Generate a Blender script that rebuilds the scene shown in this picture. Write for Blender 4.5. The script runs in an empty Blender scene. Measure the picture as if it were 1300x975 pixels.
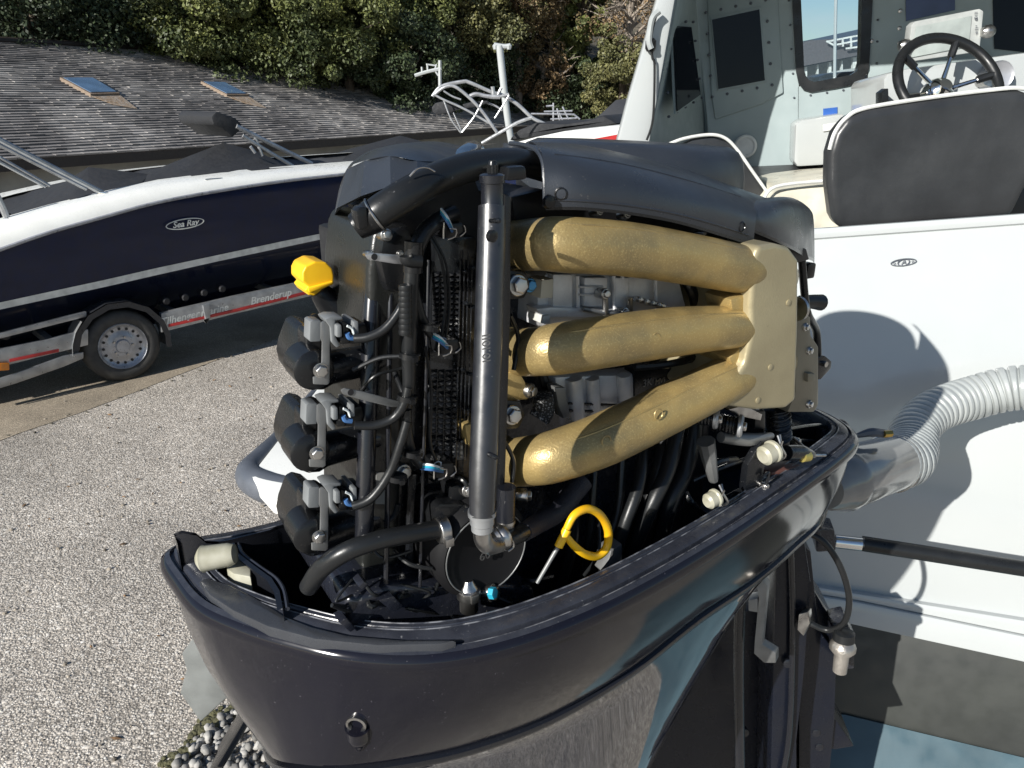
import bpy, bmesh, math, random
import numpy as np
from math import pi, sin, cos, atan, radians, sqrt
from mathutils import Vector as V, Matrix
random.seed(7); np.random.seed(7)
SC = bpy.context.scene
# ------------------------------------------------------------------ camera, sky, sun, exposure
F = 960.0; TH = atan((487.5 - 121) / F); CAMH = 2.5
C0 = V((0, 0, CAMH)); CT, ST = cos(TH), sin(TH)
cam = bpy.data.cameras.new('camera'); camo = bpy.data.objects.new('camera', cam)
SC.collection.objects.link(camo); SC.camera = camo
camo.location = C0; camo.rotation_euler = (pi / 2 - TH, 0, 0)
cam.sensor_width = 36; cam.lens = 36 * F / 1300; cam.clip_start = 0.02; cam.clip_end = 2000
SUN_EL = radians(25); SUNV = V((-0.675, -0.738, 0)).normalized()      # towards the sun, on the ground plane
w = bpy.data.worlds.new('World'); SC.world = w; w.use_nodes = True
nt = w.node_tree; bg = nt.nodes['Background']
sky = nt.nodes.new('ShaderNodeTexSky'); sky.sky_type = 'NISHITA'; sky.sun_disc = False
sky.sun_elevation = SUN_EL; sky.dust_density = .3; sky.ozone_density = 2.2; sky.sun_rotation = math.atan2(SUNV.x, SUNV.y)
tc = nt.nodes.new('ShaderNodeTexCoord'); mp = nt.nodes.new('ShaderNodeMapping'); mp.inputs['Scale'].default_value = (1, 1, 3.2)
nz = nt.nodes.new('ShaderNodeTexNoise'); nz.inputs['Scale'].default_value = 3.2; nz.inputs['Detail'].default_value = 8; nz.inputs['Roughness'].default_value = .6
cr = nt.nodes.new('ShaderNodeValToRGB'); cr.color_ramp.elements[0].position = .56; cr.color_ramp.elements[1].position = .80
mx = nt.nodes.new('ShaderNodeMixRGB'); mx.inputs[2].default_value = (7.5, 7.9, 8.6, 1)
mm = nt.nodes.new('ShaderNodeMath'); mm.operation = 'MULTIPLY'; mm.inputs[1].default_value = .6
nt.links.new(tc.outputs['Generated'], mp.inputs[0]); nt.links.new(mp.outputs[0], nz.inputs[0]); nt.links.new(nz.outputs[0], cr.inputs[0])
nt.links.new(cr.outputs[0], mm.inputs[0]); nt.links.new(mm.outputs[0], mx.inputs[0])
nt.links.new(sky.outputs[0], mx.inputs[1]); nt.links.new(mx.outputs[0], bg.inputs[0])
bg.inputs[1].default_value = .066
sl = bpy.data.lights.new('sun', 'SUN'); so = bpy.data.objects.new('sun', sl); SC.collection.objects.link(so)
sl.energy = 5.0; sl.angle = radians(.5); sl.color = (1, .965, .905)
sd = V((SUNV.x * cos(SUN_EL), SUNV.y * cos(SUN_EL), sin(SUN_EL)))
so.rotation_euler = sd.to_track_quat('Z', 'Y').to_euler()
SC.view_settings.view_transform = 'Standard'; SC.view_settings.look = 'None'
SC.view_settings.exposure = 0.62; SC.view_settings.gamma = 1

# ------------------------------------------------------------------ geometry helpers
def ray(px, py):
    x = (px - 650) / F; y = (487.5 - py) / F
    return V((x, CT + y * ST, -ST + y * CT))
def P(px, py, Y): r = ray(px, py); return C0 + r * (Y / r.y)
def PZ(px, py, z): r = ray(px, py); return C0 + r * ((z - CAMH) / r.z)
class Plane:
    def __init__(s, a, b, c): s.p = a; s.n = (b - a).cross(c - a).normalized(); s.n = s.n if s.n.y > 0 else -s.n
    def __call__(s, px, py, o=0): r = ray(px, py); return C0 + r * ((s.p + s.n * o - C0).dot(s.n) / r.dot(s.n))
UA = radians(32); U = V((cos(UA), sin(UA), 0)); N = V((-sin(UA), cos(UA), 0)); A0 = V((-.28, .60, 0)); ZU = V((0, 0, 1))
def E(px, py, o=0): r = ray(px, py); return C0 + r * ((A0 + N * o - C0).dot(N) / r.dot(N))
def L(s, o, z): return A0 + U * s + N * o + ZU * z
def dep(p): d = p - C0; return d.y * CT - d.z * ST
def pr(p, r): return r * dep(p) / F

WL = {}
def setp(o, parent, wl):
    WL[o.name] = wl
    if parent is not None: o.parent = parent; o.location = wl - WL[parent.name]
    else: o.location = wl
def thing(name, loc, label, cat, group=None):
    o = bpy.data.objects.new(name, None); SC.collection.objects.link(o); o.empty_display_size = .1
    setp(o, None, V(loc)); o['label'] = label; o['category'] = cat
    if group: o['group'] = group
    return o
class G:
    def __init__(s): s.v = []; s.f = []
    def add(s, vs, fs):
        b = len(s.v); s.v += [V(p) for p in vs]; s.f += [[i + b for i in f] for f in fs]; return s
    def box(s, c, sx, sy, sz, X=None, Y=None, Z=None):
        X = (X or V((1, 0, 0))) * sx / 2; Y = (Y or V((0, 1, 0))) * sy / 2; Z = (Z or ZU) * sz / 2
        v = [c + X * a + Y * b + Z * d for d in (-1, 1) for b in (-1, 1) for a in (-1, 1)]
        return s.add(v, [(0, 2, 3, 1), (4, 5, 7, 6), (0, 1, 5, 4), (2, 6, 7, 3), (0, 4, 6, 2), (1, 3, 7, 5)])
    def prism(s, pts, ext):
        n = len(pts); v = list(pts) + [p + ext for p in pts]
        return s.add(v, [list(range(n))[::-1], list(range(n, 2 * n))] + [(i, (i + 1) % n, (i + 1) % n + n, i + n) for i in range(n)])
    def loft(s, rings, closed=True, cap=True):
        n = len(rings[0]); v = [p for r in rings for p in r]; f = []
        for k in range(len(rings) - 1):
            for i in range(n if closed else n - 1):
                j = (i + 1) % n; f.append((k * n + i, k * n + j, (k + 1) * n + j, (k + 1) * n + i))
        if cap and closed: f.append(list(range(n))[::-1]); f.append(list(range((len(rings) - 1) * n, len(rings) * n)))
        return s.add(v, f)
    def tube(s, pts, rad, seg=12, sm=6, rf=None, cap=True):
        pts = [V(p) for p in pts]; R = rad if isinstance(rad, (list, tuple)) else [rad] * len(pts)
        if sm > 1 and len(pts) > 2:
            q = []; rr = []
            for i in range(len(pts) - 1):
                p0 = pts[max(i - 1, 0)]; p1 = pts[i]; p2 = pts[i + 1]; p3 = pts[min(i + 2, len(pts) - 1)]
                for k in range(sm):
                    t = k / sm; q.append(.5 * ((2 * p1) + (p2 - p0) * t + (2 * p0 - 5 * p1 + 4 * p2 - p3) * t * t + (3 * p1 - 3 * p2 + p3 - p0) * t ** 3))
                    rr.append(R[i] * (1 - t) + R[i + 1] * t)
            q.append(pts[-1]); rr.append(R[-1]); pts = q; R = rr
        if rf:                                                   # resample finely, modulate the radius along the length
            q = [pts[0]]; rr = [R[0]]; acc = 0; ls = [0]
            for i in range(1, len(pts)):
                seglen = (pts[i] - pts[i - 1]).length; m = max(1, int(seglen / rf[0]))
                for k in range(1, m + 1):
                    t = k / m; q.append(pts[i - 1].lerp(pts[i], t)); rr.append(R[i - 1] * (1 - t) + R[i] * t); ls.append(acc + seglen * t)
                acc += seglen
            pts = q; R = [r * (1 + rf[1](l)) for r, l in zip(rr, ls)]
        T = (pts[1] - pts[0]).normalized(); a = T.orthogonal().normalized(); rings = []
        for i, p in enumerate(pts):
            T2 = (pts[min(i + 1, len(pts) - 1)] - pts[max(i - 1, 0)]).normalized()
            if T2.length < .5: T2 = T
            a = (a - T2 * a.dot(T2)).normalized(); b = T2.cross(a); T = T2
            rings.append([p + (a * cos(2 * pi * k / seg) + b * sin(2 * pi * k / seg)) * R[i] for k in range(seg)])
        return s.loft(rings, cap=cap)
    def lathe(s, p, ax, prof, seg=20, cap=True):
        ax = ax.normalized(); a = ax.orthogonal().normalized(); b = ax.cross(a)
        return s.loft([[p + ax * t + (a * cos(2 * pi * k / seg) + b * sin(2 * pi * k / seg)) * max(r, 1e-5) for k in range(seg)] for t, r in prof], cap=cap)
    def ring(s, c, ax, R, r, seg=36, s2=8):
        ax = ax.normalized(); a = ax.orthogonal().normalized(); b = ax.cross(a); rings = []
        for k in range(seg):
            d = a * cos(2 * pi * k / seg) + b * sin(2 * pi * k / seg)
            rings.append([c + d * (R + r * cos(2 * pi * j / s2)) + ax * r * sin(2 * pi * j / s2) for j in range(s2)])
        rings.append(rings[0]); return s.loft(rings, cap=False)
    def ball(s, c, rx, ry=None, rz=None, n=8, X=None, Y=None, Z=None, jit=0):
        ry = ry or rx; rz = rz or rx; X = X or V((1, 0, 0)); Y = Y or V((0, 1, 0)); Z = Z or ZU; rings = []
        for i in range(n + 1):
            t = pi * i / n; st = max(sin(t), 1e-3)
            rings.append([c + X * rx * st * cos(pi * k / n) + Y * ry * st * sin(pi * k / n) + Z * rz * cos(t) for k in range(2 * n)])
        return s.loft(rings)
    def hexa(s, p, ax, r, h): return s.lathe(p, ax, [(0, r), (h * .8, r), (h, r * .82)], seg=6)
    def build(s, name, mat, parent=None, bev=0, seg=2, smooth=True, ang=38, label=None, kind=None, sub=0):
        c = sum(s.v, V()) / len(s.v)
        me = bpy.data.meshes.new(name); me.from_pydata([p - c for p in s.v], [], s.f); me.materials.append(mat)
        bm = bmesh.new(); bm.from_mesh(me); bmesh.ops.recalc_face_normals(bm, faces=bm.faces)
        if bev:
            ed = [e for e in bm.edges if len(e.link_faces) == 2 and e.calc_face_angle(0) > radians(28)]
            try: bmesh.ops.bevel(bm, geom=ed, offset=bev, segments=seg, affect='EDGES', profile=.6, clamp_overlap=True)
            except Exception: pass
        if sub: bmesh.ops.subdivide_edges(bm, edges=bm.edges, cuts=sub, use_grid_fill=True)
        bm.to_mesh(me); bm.free()
        if smooth:
            me.polygons.foreach_set('use_smooth', [True] * len(me.polygons))
            me.set_sharp_from_angle(angle=radians(ang))
        o = bpy.data.objects.new(name, me); SC.collection.objects.link(o); setp(o, parent, c)
        if label: o['label'] = label
        if kind: o['kind'] = kind
        return o
def tag(o, label, cat, group=None):
    o['label'] = label; o['category'] = cat
    if group: o['group'] = group
def text(s, p, X, Y, size, mat, parent, name='lettering', shear=0, ext=.0004, bold=0, align='CENTER'):
    cu = bpy.data.curves.new(name, 'FONT'); cu.body = s; cu.size = size; cu.extrude = ext; cu.shear = shear; cu.offset = bold
    cu.align_x = align; cu.align_y = 'CENTER'; cu.resolution_u = 3
    t = bpy.data.objects.new('tmp', cu); SC.collection.objects.link(t)
    dg = bpy.context.evaluated_depsgraph_get(); me = bpy.data.meshes.new_from_object(t.evaluated_get(dg)); bpy.data.objects.remove(t)
    X = X.normalized(); Y = (Y - X * Y.dot(X)).normalized(); Zv = X.cross(Y)
    m = Matrix((X, Y, Zv)).transposed().to_4x4(); me.transform(m); me.materials.clear(); me.materials.append(mat)
    o = bpy.data.objects.new(name, me); SC.collection.objects.link(o); setp(o, parent, p); return o

# ------------------------------------------------------------------ materials
def node(t, k, **kw):
    n = t.nodes.new(k)
    for a, b in kw.items():
        if a in n.inputs: n.inputs[a].default_value = b
        else: setattr(n, a, b)
    return n
def M(name, col, rough=.5, metal=0, col2=None, vs=12, vlo=.35, vhi=.65, bump=0, bs=150, coat=0, rv=.12, rs=25, island=0, spec=.5, scr=0, det=5, dist=.002, speck=None):
    m = bpy.data.materials.new(name); m.use_nodes = True; t = m.node_tree; b = t.nodes['Principled BSDF']
    tc = node(t, 'ShaderNodeTexCoord'); L_ = t.links.new
    c1 = tuple(col) + (1,); c2 = tuple(col2 or [min(1, x * .72 + .004) for x in col]) + (1,)
    nz = node(t, 'ShaderNodeTexNoise'); nz.inputs['Scale'].default_value = vs; nz.inputs['Detail'].default_value = det; L_(tc.outputs['Object'], nz.inputs[0])
    rp = node(t, 'ShaderNodeValToRGB'); rp.color_ramp.elements[0].position = vlo; rp.color_ramp.elements[1].position = vhi
    rp.color_ramp.elements[0].color = c2; rp.color_ramp.elements[1].color = c1; L_(nz.outputs[0], rp.inputs[0]); out = rp.outputs[0]
    if island:
        g = node(t, 'ShaderNodeNewGeometry'); hs = node(t, 'ShaderNodeHueSaturation')
        mr = node(t, 'ShaderNodeMapRange'); mr.inputs[3].default_value = 1 - island; mr.inputs[4].default_value = 1 + island
        L_(g.outputs['Random Per Island'], mr.inputs[0]); L_(mr.outputs[0], hs.inputs['Value']); L_(out, hs.inputs['Color']); out = hs.outputs[0]
    if speck:                                                    # dust specks: (colour, scale, threshold, strength)
        sn = node(t, 'ShaderNodeTexNoise'); sn.inputs['Scale'].default_value = speck[1]; sn.inputs['Detail'].default_value = 3; L_(tc.outputs['Object'], sn.inputs[0])
        sr = node(t, 'ShaderNodeMapRange'); sr.inputs[1].default_value = speck[2]; sr.inputs[2].default_value = speck[2] + .08; sr.inputs[4].default_value = speck[3]; L_(sn.outputs[0], sr.inputs[0])
        sm = node(t, 'ShaderNodeMixRGB'); sm.inputs[2].default_value = tuple(speck[0]) + (1,); L_(sr.outputs[0], sm.inputs[0]); L_(out, sm.inputs[1]); out = sm.outputs[0]
    L_(out, b.inputs['Base Color'])
    rn = node(t, 'ShaderNodeTexNoise'); rn.inputs['Scale'].default_value = rs; rn.inputs['Detail'].default_value = 6; L_(tc.outputs['Object'], rn.inputs[0])
    rm = node(t, 'ShaderNodeMapRange'); rm.inputs[1].default_value = .3; rm.inputs[2].default_value = .7
    rm.inputs[3].default_value = max(.02, rough - rv); rm.inputs[4].default_value = min(1, rough + rv); L_(rn.outputs[0], rm.inputs[0]); L_(rm.outputs[0], b.inputs['Roughness'])
    b.inputs['Metallic'].default_value = metal; b.inputs['Specular IOR Level'].default_value = spec
    b.inputs['Coat Weight'].default_value = coat; b.inputs['Coat Roughness'].default_value = .04
    if bump:
        bn = node(t, 'ShaderNodeTexNoise'); bn.inputs['Scale'].default_value = bs; bn.inputs['Detail'].default_value = 4; L_(tc.outputs['Object'], bn.inputs[0])
        bu = node(t, 'ShaderNodeBump'); bu.inputs['Strength'].default_value = bump; bu.inputs['Distance'].default_value = dist; L_(bn.outputs[0], bu.inputs['Height']); L_(bu.outputs[0], b.inputs['Normal'])
    return m
mBlackGloss = M('black_gloss_paint', (.008, .009, .013), .26, coat=.15, rv=.06, bump=.08, bs=30, speck=((.12, .12, .13), 700, .69, .5))
mCowl = M('dark_navy_cowl_paint', (.006, .006, .011), .10, spec=.40, rv=.06, rs=14, bump=.05, bs=14, speck=((.16, .15, .17), 420, .70, .45))
mSeal = M('rim_seal_rubber', (.032, .035, .045), .27, rv=.14, rs=60, bump=.5, bs=90, dist=.001, col2=(.02, .022, .03), vs=45, speck=((.28, .28, .29), 260, .69, .4))
mPlastic = M('black_moulded_plastic', (.0065, .007, .008), .27, spec=.42, rv=.08, bump=.25, bs=500, dist=.0006, speck=((.2, .19, .17), 500, .70, .4))
mCover = M('grey_black_cover_plastic', (.026, .031, .040), .34, bump=.35, bs=900, dist=.0005, rv=.1, speck=((.25, .24, .22), 380, .69, .45))
mRubber = M('black_rubber_hose', (.010, .011, .012), .34, spec=.4, bump=.2, bs=300, dist=.0006, speck=((.2, .2, .2), 300, .7, .4))
mBlackMetal = M('black_painted_aluminium', (.006, .007, .009), .24, spec=.5, rv=.09, rs=70, bump=.3, bs=220, dist=.0008, speck=((.22, .22, .22), 350, .68, .6))
mGold = M('gold_cast_intake', (.40, .29, .115), .38, metal=.45, col2=(.24, .185, .09), vs=24, vlo=.30, vhi=.62, bump=.5, bs=520, dist=.0008, rs=50, rv=.1, speck=((.56, .44, .20), 560, .56, .35))
mGoldPale = M('pale_gold_plenum', (.40, .35, .22), .40, metal=.4, col2=(.31, .265, .165), vs=12, bump=.35, bs=420, dist=.0006, rs=40, speck=((.12, .1, .06), 260, .69, .4))
mOlive = M('olive_cast_flange', (.24, .22, .17), .45, metal=.5, bump=.3, bs=300, dist=.0008)
mSteel = M('zinc_steel', (.55, .54, .52), .3, metal=1, col2=(.33, .32, .31), vs=60, rv=.12, bump=.15, bs=200, dist=.0005)
mBracket = M('grey_bracket_metal', (.23, .235, .235), .45, metal=.55, vs=30, bump=.2, bs=400, dist=.0004)
mCast = M('grey_cast_block', (.66, .67, .68), .38, metal=.25, vs=30, col2=(.48, .49, .51), bump=.4, bs=350, dist=.0008, speck=((.5, .5, .5), 300, .66, .4))
mGreyPl = M('grey_connector_plastic', (.17, .18, .185), .5, bump=.1)
mNavyBlk = M('blue_black_bracket_paint', (.005, .007, .014), .28, spec=.35, rv=.1, bump=.15, bs=120, dist=.0008, speck=((.12, .12, .13), 200, .70, .5))
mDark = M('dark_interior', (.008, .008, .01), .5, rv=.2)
mOilBlk = M('oily_black_metal', (.014, .016, .024), .25, rv=.15, rs=90, bump=.6, bs=60, dist=.002, speck=((.2, .2, .2), 220, .66, .5))
mYellow = M('yellow_plastic', (.86, .50, .01), .38, col2=(.72, .38, .01), vs=20)
mCream = M('cream_nylon', (.38, .37, .30), .4, col2=(.26, .25, .18), vs=40)
mBlue = M('blue_wire', (.06, .16, .38), .4); mWhiteW = M('white_wire', (.7, .75, .75), .4); mCyan = M('blue_cap_paint', (.02, .35, .5), .4)
mGel = M('white_gelcoat', (.40, .42, .42), .20, coat=.25, col2=(.37, .39, .39), vs=2.2, bump=.05, bs=8, rv=.05, speck=((.45, .44, .38), 60, .72, .35))
mCabin = M('painted_cabin_wall', (.29, .345, .35), .4, col2=(.25, .30, .305), vs=4, bump=.06, bs=20, speck=((.3, .3, .28), 90, .72, .4))
mBump = M('grey_bumper_rubber', (.09, .10, .12), .45, bump=.1, bs=50)
mVinyl = M('black_vinyl', (.034, .036, .038), .42, col2=(.016, .017, .019), vs=5, vlo=.3, vhi=.7, bump=.4, bs=14, dist=.006, rv=.16, rs=5, speck=((.3, .3, .28), 160, .72, .4))
mPiping = M('white_piping', (.7, .71, .68), .4)
mHose = M('translucent_white_hose', (.33, .35, .345), .34, coat=.1, col2=(.25, .27, .27), vs=15)
mChrome = M('polished_steel', (.75, .75, .74), .10, metal=1, rv=.05, col2=(.6, .6, .6))
mAlu = M('galvanised_steel', (.42, .43, .44), .38, metal=.7, col2=(.28, .29, .30), vs=9, bump=.15, bs=60)
mNavy = M('navy_hull_gelcoat', (.008, .014, .046), .10, spec=.3, rv=.04, rs=4)
mWhiteP = M('white_boat_deck', (.78, .78, .74), .3, coat=.2, vs=4, col2=(.72, .72, .68))
mCanvas = M('black_canvas', (.016, .017, .02), .75, bump=.6, bs=5, dist=.03, vs=3)
mCanvasG = M('grey_canvas', (.045, .046, .05), .8, bump=.6, bs=4, dist=.03, vs=3)
mTyre = M('tyre_rubber', (.03, .03, .03), .7, bump=.3, bs=80, col2=(.05, .048, .044), vs=10)
mRim = M('painted_steel_rim', (.44, .45, .48), .35, metal=.5)
mRed = M('red_paint', (.45, .03, .03), .4); mOrange = M('orange_lens', (.8, .25, .01), .2, coat=.5)
mShingle = M('weathered_shingles', (.32, .30, .28), .85, island=.30, vs=.5, col2=(.15, .14, .135), vlo=.4, vhi=.6, bump=.5, bs=12, dist=.01)
mMoss = M('rusty_moss_streak', (.30, .26, .22), .9, vs=9, col2=(.22, .15, .09), bump=.8, bs=20, dist=.02)
mFascia = M('dark_fascia', (.03, .022, .018), .6); mWallB = M('rendered_wall', (.33, .32, .29), .85, vs=1.5)
mGlassSky = M('window_glass_dark', (.008, .01, .014), .06, spec=.15, rv=.02); mTube = M('anodised_tube', (.40, .41, .42), .3, metal=.4)
mSkyl = M('skylight_glass', (.16, .28, .46), .08, coat=1, rv=.02, vs=2)
mTrunk = M('bark', (.12, .095, .07), .9, bump=.8, bs=8, dist=.03)
mBare = M('pale_bare_branches', (.26, .22, .18), .9)
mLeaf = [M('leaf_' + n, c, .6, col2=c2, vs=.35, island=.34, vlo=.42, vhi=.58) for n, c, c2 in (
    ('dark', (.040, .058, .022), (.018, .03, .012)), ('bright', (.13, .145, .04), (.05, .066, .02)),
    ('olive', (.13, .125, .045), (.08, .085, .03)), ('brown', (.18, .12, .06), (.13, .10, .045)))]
mHill = M('rocky_bank', (.11, .092, .068), .95, vs=.6, col2=(.025, .026, .018), bump=1, bs=1.2, dist=.5)
def ground_mat(name, scale, cols, base_rough=.85, bump=.6, dirt=.5):
    m = bpy.data.materials.new(name); m.use_nodes = True; t = m.node_tree; b = t.nodes['Principled BSDF']; L_ = t.links.new
    tc = node(t, 'ShaderNodeTexCoord'); vo = node(t, 'ShaderNodeTexVoronoi'); vo.inputs['Scale'].default_value = scale; L_(tc.outputs['Object'], vo.inputs[0])
    wn = node(t, 'ShaderNodeTexNoise'); wn.inputs['Scale'].default_value = scale * .55; wn.inputs['Detail'].default_value = 2; L_(tc.outputs['Object'], wn.inputs[0])
    va = node(t, 'ShaderNodeVectorMath', operation='SCALE'); va.inputs['Scale'].default_value = 1.1 / scale; L_(wn.outputs['Color'], va.inputs[0])
    vb = node(t, 'ShaderNodeVectorMath', operation='ADD'); L_(tc.outputs['Object'], vb.inputs[0]); L_(va.outputs[0], vb.inputs[1]); L_(vb.outputs[0], vo.inputs[0])
    v2 = node(t, 'ShaderNodeTexVoronoi'); v2.inputs['Scale'].default_value = scale * .42; L_(vb.outputs[0], v2.inputs[0])
    s2 = node(t, 'ShaderNodeSeparateColor'); L_(v2.outputs['Color'], s2.inputs[0]); g2 = node(t, 'ShaderNodeMath', operation='GREATER_THAN'); g2.inputs[1].default_value = .80; L_(s2.outputs[1], g2.inputs[0])
    l2_ = node(t, 'ShaderNodeMath', operation='LESS_THAN'); l2_.inputs[1].default_value = .42; L_(v2.outputs['Distance'], l2_.inputs[0]); k2 = node(t, 'ShaderNodeMath', operation='MULTIPLY'); L_(g2.outputs[0], k2.inputs[0]); L_(l2_.outputs[0], k2.inputs[1])
    cm = node(t, 'ShaderNodeMixRGB'); L_(k2.outputs[0], cm.inputs[0]); L_(vo.outputs['Color'], cm.inputs[1]); L_(v2.outputs['Color'], cm.inputs[2])
    dm = node(t, 'ShaderNodeMix'); L_(k2.outputs[0], dm.inputs[0]); L_(vo.outputs['Distance'], dm.inputs[2]); L_(v2.outputs['Distance'], dm.inputs[3])
    sp = node(t, 'ShaderNodeSeparateColor'); L_(cm.outputs[0], sp.inputs[0])
    rp = node(t, 'ShaderNodeValToRGB'); e = rp.color_ramp.elements
    while len(e) < len(cols): e.new(.5)
    for i, c in enumerate(cols): e[i].position = i / (len(cols) - 1); e[i].color = tuple(c) + (1,)
    L_(sp.outputs[0], rp.inputs[0])
    dk = node(t, 'ShaderNodeMapRange'); dk.inputs[1].default_value = .3; dk.inputs[2].default_value = .62; dk.inputs[3].default_value = 1; dk.inputs[4].default_value = .42; L_(dm.outputs[0], dk.inputs[0])
    big = node(t, 'ShaderNodeTexNoise'); big.inputs['Scale'].default_value = 1.1; big.inputs['Detail'].default_value = 9; big.inputs['Roughness'].default_value = .65; L_(tc.outputs['Object'], big.inputs[0])
    bm_ = node(t, 'ShaderNodeMapRange'); bm_.inputs[1].default_value = .32; bm_.inputs[2].default_value = .68; bm_.inputs[3].default_value = 1 - dirt * .55; bm_.inputs[4].default_value = 1.12; L_(big.outputs[0], bm_.inputs[0])
    st = node(t, 'ShaderNodeTexNoise'); st.inputs['Scale'].default_value = .28; st.inputs['Detail'].default_value = 5; st.inputs['Distortion'].default_value = 1.5; L_(tc.outputs['Object'], st.inputs[0])
    sr2 = node(t, 'ShaderNodeMapRange'); sr2.inputs[1].default_value = .4; sr2.inputs[2].default_value = .6; sr2.inputs[3].default_value = .84; sr2.inputs[4].default_value = 1.06; L_(st.outputs[0], sr2.inputs[0])
    m0 = node(t, 'ShaderNodeMath'); m0.operation = 'MULTIPLY'; L_(dk.outputs[0], m0.inputs[0]); L_(sr2.outputs[0], m0.inputs[1]); dk = m0
    mu = node(t, 'ShaderNodeMath'); mu.operation = 'MULTIPLY'; L_(dk.outputs[0], mu.inputs[0]); L_(bm_.outputs[0], mu.inputs[1])
    hs = node(t, 'ShaderNodeHueSaturation'); L_(rp.outputs[0], hs.inputs['Color']); L_(mu.outputs[0], hs.inputs['Value']); L_(hs.outputs[0], b.inputs['Base Color'])
    b.inputs['Roughness'].default_value = base_rough
    bu = node(t, 'ShaderNodeBump'); bu.inputs['Strength'].default_value = bump; bu.inputs['Distance'].default_value = .008; bu.invert = True
    L_(dm.outputs[0], bu.inputs['Height']); L_(bu.outputs[0], b.inputs['Normal']); return m
mAgg = ground_mat('exposed_aggregate', 96, [(.36, .32, .27), (.62, .555, .475), (.78, .71, .615), (.55, .485, .41), (.86, .81, .73)], dirt=.5)
mSand = ground_mat('sandy_concrete', 140, [(.50, .41, .30), (.60, .50, .37), (.55, .46, .34), (.68, .58, .44)], bump=.2, dirt=.6)
mPeb = M('pale_pebbles', (.30, .29, .27), .8, island=.5, vs=20, bump=.3, bs=80)
mMossG = M('moss', (.11, .105, .05), .95, bump=1, bs=60, dist=.01)
mBottom = M('blue_grey_bottom_paint', (.062, .108, .13), .45, col2=(.042, .075, .092), vs=6, bump=.2, bs=12)
mHullDk = M('dark_grey_hull', (.035, .038, .034), .5, col2=(.02, .022, .022), vs=3, bump=.15, bs=20)
mBarn = M('brownish_wall', (.10, .07, .055), .8)

# ------------------------------------------------------------------ ground
TD = V((.72, .69, 0)).normalized(); TN = V((-TD.y, TD.x, 0))      # along the trailer; TN away from the camera
W0 = PZ(165, 483, 0)
def gz(p):
    d = (p - W0).dot(TN); return -1.3 * min(max((d - 2.5) / 6, 0), 1) ** 2 * (3 - 2 * min(max((d - 2.5) / 6, 0), 1))
g = G(); xs = [-400, -120, -60, -40] + list(range(-30, 31, 1)) + [40, 60, 120, 400]; n = len(xs)
vs = []
for y in xs:
    for x in xs:
        p = W0 + TD * x + TN * y; vs.append(V((p.x, p.y, gz(p))))
g.add(vs, [(j * n + i, j * n + i + 1, (j + 1) * n + i + 1, (j + 1) * n + i) for j in range(n - 1) for i in range(n - 1)])
gr = g.build('ground', mAgg, kind='structure', smooth=True)
# sandy concrete drive lane next to the trailer, 4 mm proud
a = PZ(-60, 583, 0); b = PZ(364, 426, 0); d = (b - a).normalized(); nn = V((-d.y, d.x, 0))
g = G(); m1 = a - d * 6; vs = []
K = 60
for k in range(K + 1):
    q = m1 + d * k * .5; j = random.uniform(-.03, .03); vs += [q + nn * j + ZU * .004, q + nn * 3.4 + ZU * .004]
g.add(vs, [(2 * k, 2 * k + 2, 2 * k + 3, 2 * k + 1) for k in range(K)]); g.build('drive_lane', mSand, kind='structure')
# thin gutter joint with grit
g = G()
for k in range(160):
    q = m1 + d * (k * .16 + random.uniform(-.05, .05)) + nn * random.uniform(-.10, .05)
    g.ball(q + ZU * .006, random.uniform(.008, .022), random.uniform(.006, .015), .008, n=3)
g.build('grit_along_joint', M('dark_grit', (.09, .08, .06), .9), kind='stuff')
# loose stones and crumbs lying about on the aggregate
g = G(); r_ = random.Random(11)
for k in range(420):
    p = V((r_.uniform(-4.2, -.1), r_.uniform(1.6, 6.5), 0)); sz = r_.choice((.004, .005, .007, .011)); g.ball(p + ZU * sz * .4, sz * r_.uniform(.8, 1.6), sz, sz * .7, n=3)
g.build('loose_stones', M('loose_grit', (.30, .26, .21), .9, island=.6), kind='stuff', smooth=False)
g = G()
for k in range(60):
    p = V((r_.uniform(-4.5, -.3), r_.uniform(2.0, 6.8), .006)); a_ = r_.uniform(0, 6.28); l_ = r_.uniform(.012, .03); X = V((cos(a_), sin(a_), r_.uniform(-.2, .3))); Y_ = V((-sin(a_), cos(a_), r_.uniform(-.3, .3)))
    g.add([p - X * l_, p + Y_ * l_ * .45, p + X * l_, p - Y_ * l_ * .45, p + ZU * .006], [(0, 1, 4), (1, 2, 4), (2, 3, 4), (3, 0, 4)])
g.build('fallen_leaves', M('dry_leaf', (.16, .09, .04), .8, island=.5), kind='stuff', smooth=False)
# pebble bed under the engine
g = G(); poly = [(205, 985), (262, 925), (315, 890), (345, 895), (420, 925), (520, 985)]
c = PZ(400, 1010, 0)
rr = random.Random(3)
edge = [PZ(*q, 0) for q in poly]
def inpoly(p, P_):
    r = False; j = len(P_) - 1
    for i in range(len(P_)):
        if (P_[i].y > p.y) != (P_[j].y > p.y) and p.x < (P_[j].x - P_[i].x) * (p.y - P_[i].y) / (P_[j].y - P_[i].y) + P_[i].x: r = not r
        j = i
    return r
bed = edge + [PZ(700, 1300, 0), PZ(100, 1300, 0)]
cnt = 0
for _ in range(9000):
    p = V((rr.uniform(-2.2, .3), rr.uniform(1.0, 3.4), 0))
    if inpoly(p, bed):
        s = rr.uniform(.010, .024); an = rr.uniform(0, pi); X = V((cos(an), sin(an), rr.uniform(-.4, .4))).normalized(); Y_ = X.orthogonal().normalized(); Z_ = X.cross(Y_)
        g.ball(p + ZU * rr.uniform(.0, .03), s * rr.uniform(.9, 1.5), s, s * rr.uniform(.6, 1), n=3, X=X, Y=Y_, Z=Z_); cnt += 1
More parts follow.
